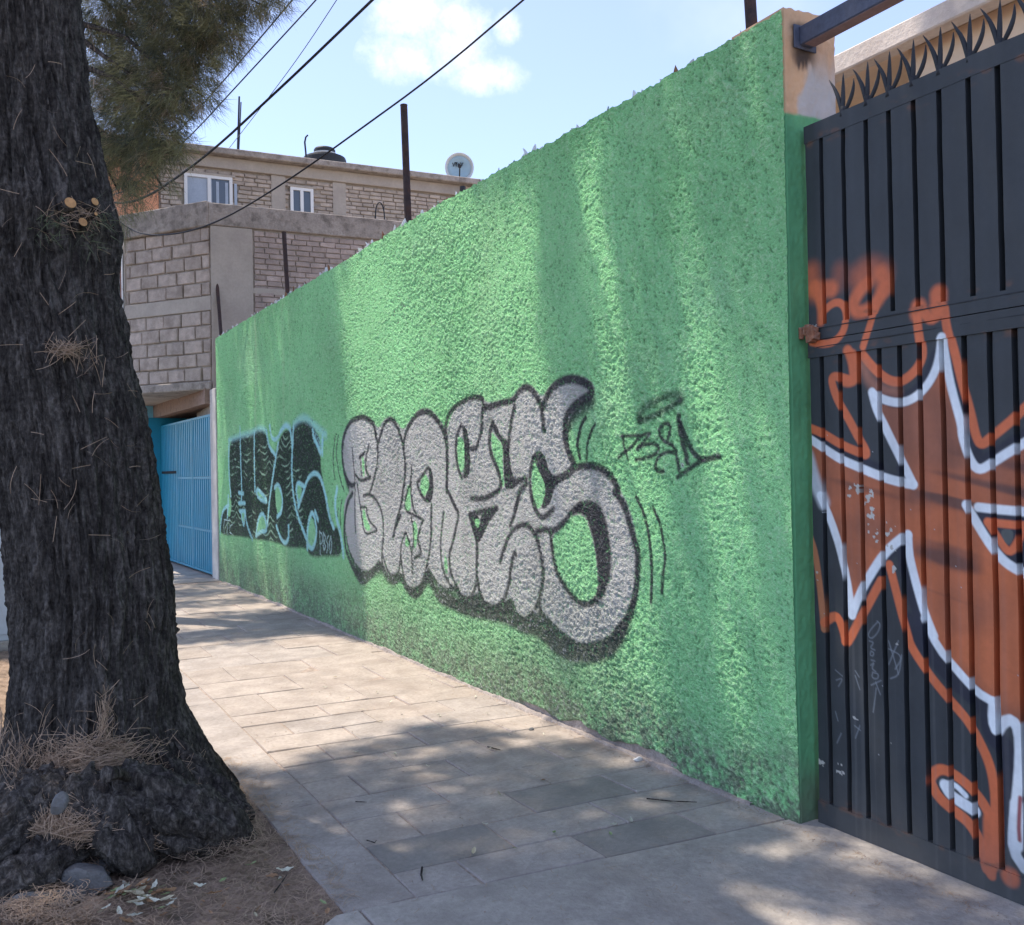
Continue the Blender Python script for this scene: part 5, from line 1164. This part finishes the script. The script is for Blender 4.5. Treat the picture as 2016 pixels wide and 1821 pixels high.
# ---- third tree farther on, that shades the far end of the wall
t3 = tag(empty('pine_tree',(.35,18.6,0)), 'farther street tree beyond the needle-leaved one, hidden behind the big trunk', 'tree')
root_tube([(.35,18.6,-.1),(.4,18.6,3),(.35,18.6,7),(.3,18.5,10)],[.24,.2,.15,.05],14,M['bark'],t3,'trunk',.08)
cl3 = []
for i in range(46):
    a = random.uniform(0,6.28); z = random.uniform(7.4,11); r = 2.9*random.uniform(.2,1); cl3.append((np.array([.3+math.cos(a)*r,15.4+math.sin(a)*r*1.1,z+1.5]),random.uniform(.5,.8)))
def hidden_left(P):
    X_,Y_,f_ = proj(P); return above(P)|(X_<150)
crown('crown', t3, cl3, 60, .18, .008, 12, True, shape=hidden_left)

# ================================================================ cables
def cable(pts,f0,f1,r,label,m=M['cable'],cat='cable',lead=True):
    n = len(pts); out = []
    x0,x1 = pts[0][0],pts[-1][0]
    for (x,y) in pts:
        t = (x-x0)/(x1-x0); inv = (1-t)/f0+t/f1; out.append(depth(x,y,1/inv))
    a,b = out[-2],out[-1]; out.append(b+(b-a)/np.linalg.norm(b-a)*6)
    if lead: a,b = out[1],out[0]; out.insert(0,b+(b-a)/np.linalg.norm(b-a)*1.2)
    P = out
    for _ in range(2):
        Q_=[P[0]]
        for a,b in zip(P[:-1],P[1:]): Q_+= [a*.75+b*.25,a*.25+b*.75]
        P = Q_+[P[-1]]
    root = tag(empty('cable',P[0]),label,cat,group='overhead cables')
    MB().tube(P,r,6).build('sheath',m,root,smooth=True)
cable([(218,379),(265,350),(326,287),(426,176),(576,0),(650,-90)],14.5,10,.0095,'thin overhead cable farthest left, rising steeply past the tree foliage',M['cablepale'])
cable([(218,385),(253,373),(282,350),(368,276),(470,165),(593,32),(622,0),(700,-90)],14.5,10,.0095,'second thin overhead cable from the left, just right of the steepest one',M['cablepale'])
cable([(216,398),(244,400),(276,393),(323,368),(420,296),(523,200),(593,135),(733,0),(820,-85)],14.5,9,.0165,'thickest black overhead cable, crossing in front of the larger white window')
cable([(229,431),(250,448),(282,462),(323,463),(367,457),(420,440),(485,407),(593,338),(700,261),(860,145),(1030,0),(1130,-85)],14.5,9,.0115,'lowest black cable sagging across the block parapet and passing the cloud')
cable([(447,297),(526,196),(593,106),(663,0),(720,-90)],18,12,.0065,'hair-thin cable rising from the roof between the rods and the thick cable',M['cablepale'],lead=False)

# ================================================================ pale cabinet seen at the left edge
kx,ky = .12,9.75
cb = tag(empty('utility_cabinet',(kx,ky,0)), 'pale grey utility cabinet peeping out left of the big trunk', 'cabinet')
MB().box(kx-.45,kx+.12,ky-.0,ky+.4,-.04,.06).build('plinth', M['oldconc'], cb, bevel=.01)
MB().box(kx-.42,kx+.09,ky+.02,ky+.37,.06,1.93).build('body', M['cabinet'], cb, bevel=.01)
MB().box(kx-.44,kx+.105,ky+.0,ky+.39,1.93,1.97).build('lid', M['cabinet'], cb, bevel=.008)
MB().box(kx-.40,kx-.17,ky+.005,ky+.02,.12,1.88).build('door', M['cabinet'], cb, bevel=.004)
MB().box(kx-.16,kx+.07,ky+.005,ky+.02,.12,1.88).build('door', M['cabinet'], cb, bevel=.004)
MB().tube([(kx-.19,ky-.01,1.0),(kx-.19,ky-.01,1.15)],.008,6).build('handle', M['darkmetal'], cb)

# ================================================================ litter
def strands(P, L_, r_w, curve, D=None, m=M['needle'], name='fallen_needles', kind='stuff', label=None, cat=None, parent=None, flat=False):
    n = len(P); d = rng.normal(0,1,(n,3)) if D is None else D; 
    if flat: d[:,2] *= .12
    d /= np.linalg.norm(d,axis=1)[:,None]; k = np.cross(d,rng.normal(0,1,(n,3))); 
    if flat: k = np.stack([-d[:,1],d[:,0],np.abs(rng.normal(0,.25,n))],-1)*rng.choice([-1,1],(n,1))*np.array([1,1,0])+np.array([0,0,.0])
    k /= np.linalg.norm(k,axis=1)[:,None]+1e-9
    w = np.cross(d,k); up = np.where(np.abs(w[:,2:3])>.5,k,w) if flat else w
    side_ = np.stack([-d[:,1],d[:,0],0*d[:,0]],-1) if flat else np.cross(d,k); side_ /= np.linalg.norm(side_,axis=1)[:,None]+1e-9
    Ls = L_*rng.uniform(.5,1.3,(n,1)); cv_ = curve*rng.uniform(-1,1,(n,1))*Ls
    pts = [P+d*Ls*(t-.5)+k*cv_*(1-(2*t-1)**2) for t in (0,.25,.5,.75,1)]
    V = np.stack([q for p in pts for q in (p-side_*r_w,p+side_*r_w)],1).reshape(-1,3)
    Fc = np.concatenate([np.arange(n)[:,None]*10+np.array([[2*i,2*i+1,2*i+3,2*i+2]]) for i in range(4)])
    off = np.array(parent.location) if parent is not None else np.zeros(3)
    o = link(name, mesh_np(name,V-off,Fc), m, parent); 
    return tag(o,label,cat,kind=kind)
# on the soil
n = 9000; xs_ = rng.uniform(.05,1.12,n); ys__ = 3.0+rng.random(n)**1.4*7
P = np.stack([xs_,ys__,np.array([soil_z(a,b) for a,b in zip(xs_,ys__)])+rng.uniform(.008,.028,n)],-1)
strands(P,.085,.0011,.22,flat=True,label='dry brown needles carpeting the earth round the tree',cat='needle litter')
n = 260; e_ = np.abs(rng.normal(0,.05,n)); yq = rng.uniform(3.2,5.2,n); P = np.stack([1.10+e_,yq,np.full(n,.006)],-1); strands(P,.075,.001,.22,flat=True,name='spilled_needles',label='loose needles spilled from the soil onto the edging slabs',cat='needle litter')
g = []
for (px_,py_,sx,sy,n) in ((100,1700,50,14,500),(60,1790,60,18,600),(160,1700,20,12,200),(380,1660,60,15,350),(150,1640,40,10,250),(500,1610,20,40,120)):
    for _ in range(n): q = gnd(px_+random.gauss(0,sx),py_+random.gauss(0,sy),.03); g.append(q+np.array([0,0,random.uniform(0,.03)]))
g = np.array(g); g = g[g[:,0]>.03]; strands(g,.11,.0012,.3,flat=True,name='needle_drift',label='thicker drifts of dry needles caught between the roots',cat='needle litter')
# on the trunk
P = []; D_ = []
for (px_,py_,sx,sy,n) in ((200,1475,38,14,300),(185,1500,45,8,160),(207,1420,6,30,90),(105,1560,14,50,330),(180,1555,60,10,180),(260,1560,40,14,260),(120,1500,50,20,200),(60,1530,40,40,160),(15,1460,14,40,110),(210,1590,40,14,220),(135,688,14,5,90),(180,700,14,14,16),(110,980,20,20,8),(160,430,30,14,60),(300,1500,60,30,90),(340,1580,50,14,160),(110,1620,20,22,160),(250,1610,90,22,220),(60,1640,40,20,260),(370,1610,45,16,220),(300,1640,50,14,160),(190,1640,50,14,200)):
    for _ in range(n):
        a = random.gauss(px_,sx); b = min(1668,random.gauss(py_,sy)); p,th = surf(a,b,random.uniform(.012,.05)+.17*max(0,min(1,(b-1535)/90))); P.append(p); t = random.gauss(0,.6) if sx>sy else random.gauss(1.4,.5)
        D_.append((-math.sin(th)*math.cos(t),math.cos(th)*math.cos(t),math.sin(t)))
for _ in range(110):
    a = random.uniform(10,300); b = random.uniform(60,1450); p,th = surf(a,b,.03); P.append(p); t = random.uniform(-1.5,1.5); D_.append((-math.sin(th)*math.cos(t),math.cos(th)*math.cos(t),math.sin(t)))
D_ = np.array(D_)+rng.normal(0,.12,(len(D_),3))
strands(np.array(P),.105,.0011,.22,D=D_,name='caught_needles',parent=tree)
# green sprigs beside the stubs
pp = []; dd = []
for (px_,py_,n) in ((98,452,34),(195,436,22),(172,470,10)):
    p,th = surf(px_,py_,.03)
    for _ in range(n): pp.append(p+rng.normal(0,.006,3)); v_ = rng.normal(0,.6,3)+np.array([math.cos(th),math.sin(th),-.1]); dd.append(v_)
pp=np.array(pp);dd=np.array(dd);dd/=np.linalg.norm(dd,axis=1)[:,None]
V,Fc,col = tufts(pp,dd,2,.09,.0022,.3,np.tile([.16,.18,.11],(len(pp),1))); tag(link('needle_sprig', mesh_np('needle_sprig',V-LO,Fc,False,col), M['foliage'], tree),kind='stuff')
n = 1500; xq = rng.uniform(1.1,2.98,n); yq = 2.0+rng.random(n)**1.3*9; m_ = rng.random(n)<.35; xq = np.where(m_,3.0-np.abs(rng.normal(0,.045,n)),xq)
kk = np.round((yq-3.36)/.3035)*.3035+3.36-.068*(xq-1.35); yq = np.where((rng.random(n)<.35)&(yq>3.3)&(yq<9),kk+rng.normal(0,.006,n),yq)
strands(np.stack([xq,yq,np.full(n,.0065)],-1),.035,.0009,.3,flat=True,name='paving_litter',label='short dry needles and chaff scattered over the paving and along the wall foot',cat='needle litter')
n = 1400; xq = rng.uniform(1.1,3.0,n); yq = 1.8+rng.random(n)**1.3*9; m_ = rng.random(n)<.5; xq = np.where(m_,3.0-np.abs(rng.normal(0,.04,n)),xq); P = np.stack([xq,yq,np.full(n,.005)],-1)
r_ = rng.uniform(.0015,.005,(n,1)); V = np.stack([P+np.array([1,0,0])*r_,P+np.array([-.5,.8,0])*r_,P+np.array([-.5,-.8,0])*r_,P+np.array([.1,0,.9])*r_],1).reshape(-1,3); b_ = np.arange(n)[:,None]*4
tag(link('dirt_crumbs',mesh_np('dirt_crumbs',V,np.concatenate([b_+np.array([[0,1,3]]),b_+np.array([[1,2,3]]),b_+np.array([[2,0,3]])])),M['joint']),'crumbs of dirt and mortar sprinkled along the pavement and wall foot','grit',kind='stuff')
# rocks
def rock(px_,py_,r,sq,label,z=None,m=M['rock'],rot=0,name='rock',cat='rock',seed=1):
    import bmesh
    q = gnd(px_,py_,.0) if z is None else gnd(px_,py_,z); bm = bmesh.new(); bmesh.ops.create_icosphere(bm,subdivisions=3,radius=1)
    rr = random.Random(seed); pl_ = [(Vector((rr.gauss(0,1),rr.gauss(0,1),rr.gauss(0,1))).normalized(),rr.uniform(.55,.85)) for _ in range(11)]
    for v in bm.verts:
        c = v.co.copy()
        for n_,d in pl_:
            k = c.dot(n_)
            if k>d: c -= n_*(k-d)
        nz_ = .04*noise2(np.array([c.x*3+seed]),np.array([c.y*3+c.z*2]),0)[0]; c *= 1+nz_
        v.co = Vector((c.x*r*sq[0],c.y*r*sq[1],c.z*r*sq[2]))
    me = bpy.data.meshes.new(name); bm.to_mesh(me); bm.free(); o = link(name,me,m); o.location = (q[0],q[1],q[2]+r*sq[2]*.45); o.rotation_euler=(.1,.15,rot); tag(o,label,cat); return o
rock(180,1745,.10,(1.15,.75,.6),'largest grey angular rock on the soil below the roots',rot=-.6,seed=3)
rock(203,1722,.06,(1,.8,.7),'small pale stone touching the largest grey rock',rot=.4,seed=5)
rock(95,1778,.115,(1.3,.45,.32),'long flat dark stone at the bottom left of the soil',rot=.15,seed=8,z=.0)
rock(116,1592,.045,(.8,.7,1.0),'upright grey stone wedged among needles on the roots',rot=.5,seed=11,z=.36)
rock(1256,1499,.026,(1.3,.8,.7),'small white lump of plaster on the pavement at the foot of the green wall',m=M['whitebit'],name='plaster_lump',cat='debris',seed=4)
rock(1047,1437,.018,(1.2,.9,.6),'tiny dark stone on the sunlit paving near the wall',name='pebble',cat='pebble',seed=6,m=M['rock'])
# leaves
def leaf_mesh(seed):
    r = random.Random(seed); n = 7; v=[];f=[]; L_=r.uniform(.03,.055); w_=L_*r.uniform(.28,.42); cu=r.uniform(.3,1.1)
    for i in range(n):
        t=i/(n-1); x=(t-.5)*L_*2*.5; ww=w_*math.sin(math.pi*min(1,t*.96+.02))**.7*r.uniform(.85,1.1); z=.002+cu*.35*L_*(2*t-1)**2*.5
        v+=[(x,-ww*.5,z+ww*.35*r.random()),(x,0,z-.0),(x,ww*.5,z+ww*.45*r.random())]
    for i in range(n-1):
        a=i*3; f+=[(a,a+3,a+4,a+1),(a+1,a+4,a+5,a+2)]
    me=bpy.data.meshes.new('fallen_leaf'); me.from_pydata(v,[],f); me.update(); me.materials.append([M['leafdry'],M['leafpale'],M['leafbrown'],M['leafgreen']][seed%4] if seed%4 else M['leafdry']); return me
M['leafpale'] = mat('pale_leaf',(.62,.60,.48),rough=.7,var=.2,scale=30,objvar=.2,trans=.2)
M['leafbrown'] = mat('brown_leaf',(.34,.20,.11),rough=.8,var=.3,scale=30,objvar=.3,trans=.15)
M['leafgreen'] = mat('green_leaf',(.33,.40,.19),rough=.6,var=.2,scale=30,objvar=.2,trans=.2)
LM = [leaf_mesh(s) for s in range(12)]
def leaf(px_,py_,k,sc,label,grp,z=.008):
    q = gnd(px_,py_,z); o = link('fallen_leaf',LM[k%12]); o.location=tuple(q); o.rotation_euler=(random.uniform(-.3,.3),random.uniform(-.3,.3),random.uniform(0,6.3)); o.scale=(sc,sc,sc); tag(o,label,'leaf',group=grp); return o
# on the paving, (picture positions of the ones that can be told apart)
sun_l = [(862,1406),(866,1410),(748,1420),(790,1404),(684,1375),(676,1381),(742,1363),(777,1370),(770,1381),(713,1397),(814,1432),(843,1432),(937,1421),(1070,1445),(1128,1476),(1003,1448),(936,1372),(980,1355),(850,1341),(792,1344),(960,1405),(935,1335),(1005,1343),(1056,1393),(1070,1407),(1101,1389),(640,1353),(660,1333),(713,1306),(688,1288)]
for i,(a,b) in enumerate(sun_l): leaf(a,b,[1,5,0,9,4][i%5],random.uniform(.5,.85),'small pale dry leaf lying on the sunlit paving slabs','pale leaves on the sunny slabs')
big = [(1091,1640,3,1.15,'upright pale green leaf on the darkest paving slabs, left of the pair'),(1207,1624,1,1.1,'pale ragged leaf, upper of the pair on the dark slab before the driveway'),(1203,1643,3,1.1,'light green leaf, lower of the pair on the dark slab before the driveway'),(1243,1616,5,.9,'pale leaf right of the pair on the dark slab'),(933,1677,0,.95,'tan leaf on the dark corner slab nearest the driveway'),(1013,1670,3,.6,'small yellow-green leaf at the slab joint right of the tan leaf'),(778,1485,5,.95,'whitish curled leaf on the shaded paving left of centre'),(842,1509,1,.95,'whitish folded leaf on the shaded paving below the curled one'),(982,1563,0,.7,'small tan leaf on a slab joint in the middle of the shade'),(963,1474,1,.9,'pale leaf at the edge of the crown shadow beside a small twig'),(700,1481,5,.8,'grey-white leaf in the shade near the left edging slabs'),(955,1623,5,.7,'pale leaf fragment at the slab corner before the dark slabs'),(1070,1536,2,.7,'brown leaf on the shaded paving between two slab joints')]
for a,b,k,sc,lb in big: leaf(a,b,k,sc,lb,None if True else '')
for (a,b,k,sc,lb) in ((494,1703,7,1.3,'yellow-green leaf on the soil below the right root'),(438,1735,3,1.2,'bright green crumpled leaf on the soil left of the edging'),(560,1715,5,1.5,'long pale curled leaf on the soil beside the edging slab'),(552,1730,1,1.0,'short pale leaf just below the long curled leaf'),(536,1726,2,1.1,'brown leaf on the soil left of the long curled leaf'),(394,1745,5,1.2,'pale leaf lying flat on the soil right of the leaf pile'),(420,1760,2,1.1,'pinkish brown leaf on the soil below the flat pale leaf'),(636,1778,3,1.1,'green leaf at the corner where the edging meets the driveway'),(312,1790,7,1.2,'pale green leaf on the soil at the bottom, upper of two'),(235,1797,5,1.1,'whitish leaf on the soil near the bottom edge'),(265,1803,9,1.3,'cream leaf on the soil beside the whitish one at the bottom'),(248,1815,2,1.2,'tan leaf cut by the bottom edge of the picture'),(645,1795,2,.8,'small orange leaf on the driveway joint'),(210,1787,1,1.0,'pale leaf right of the flat dark stone')): leaf(a,b,k,sc,lb,None,z=.012)
for i in range(46): leaf(random.gauss(285,38),random.gauss(1757,15),random.choice([0,2,5,6,3,1,10]),random.uniform(.9,1.6),'dry leaf in the loose pile of leaves on the soil below the roots','leaf pile on the soil',z=random.uniform(-.005,.02))
for i in range(40): leaf(random.uniform(60,640),random.uniform(1690,1815),random.choice([0,2,6,10]),random.uniform(.35,.7),'small brown leaf scattered on the needle-covered soil','small leaves scattered on the soil',z=-.005)
# twigs
def twig(pts,r,label):
    q=[gnd(a,b,.009) for a,b in pts]; root=tag(empty('twig',q[0]),label,'twig'); MB().tube(q,[r]*(len(q)-1)+[r*.5],6).build('stem',M['rock'] if 'grey' in label else M['bark'],root)
twig([(1273,1572),(1320,1577),(1372,1579)],.0035,'long straight twig on the paving near the foot of the green wall')
twig([(831,1707),(829,1722),(832,1733)],.004,'short curved twig on the dark corner slab')
twig([(722,1654),(738,1659),(741,1654)],.0025,'tiny hooked twig on the shaded paving')
twig([(700,1578),(722,1579)],.003,'short dark twig across a shaded slab in the second row')
twig([(960,1470),(975,1474),(985,1476)],.004,'forked dark twig at the edge of the crown shadow')
twig([(540,1757),(556,1735),(565,1722)],.003,'thin stalk on the soil beside the edging slab')
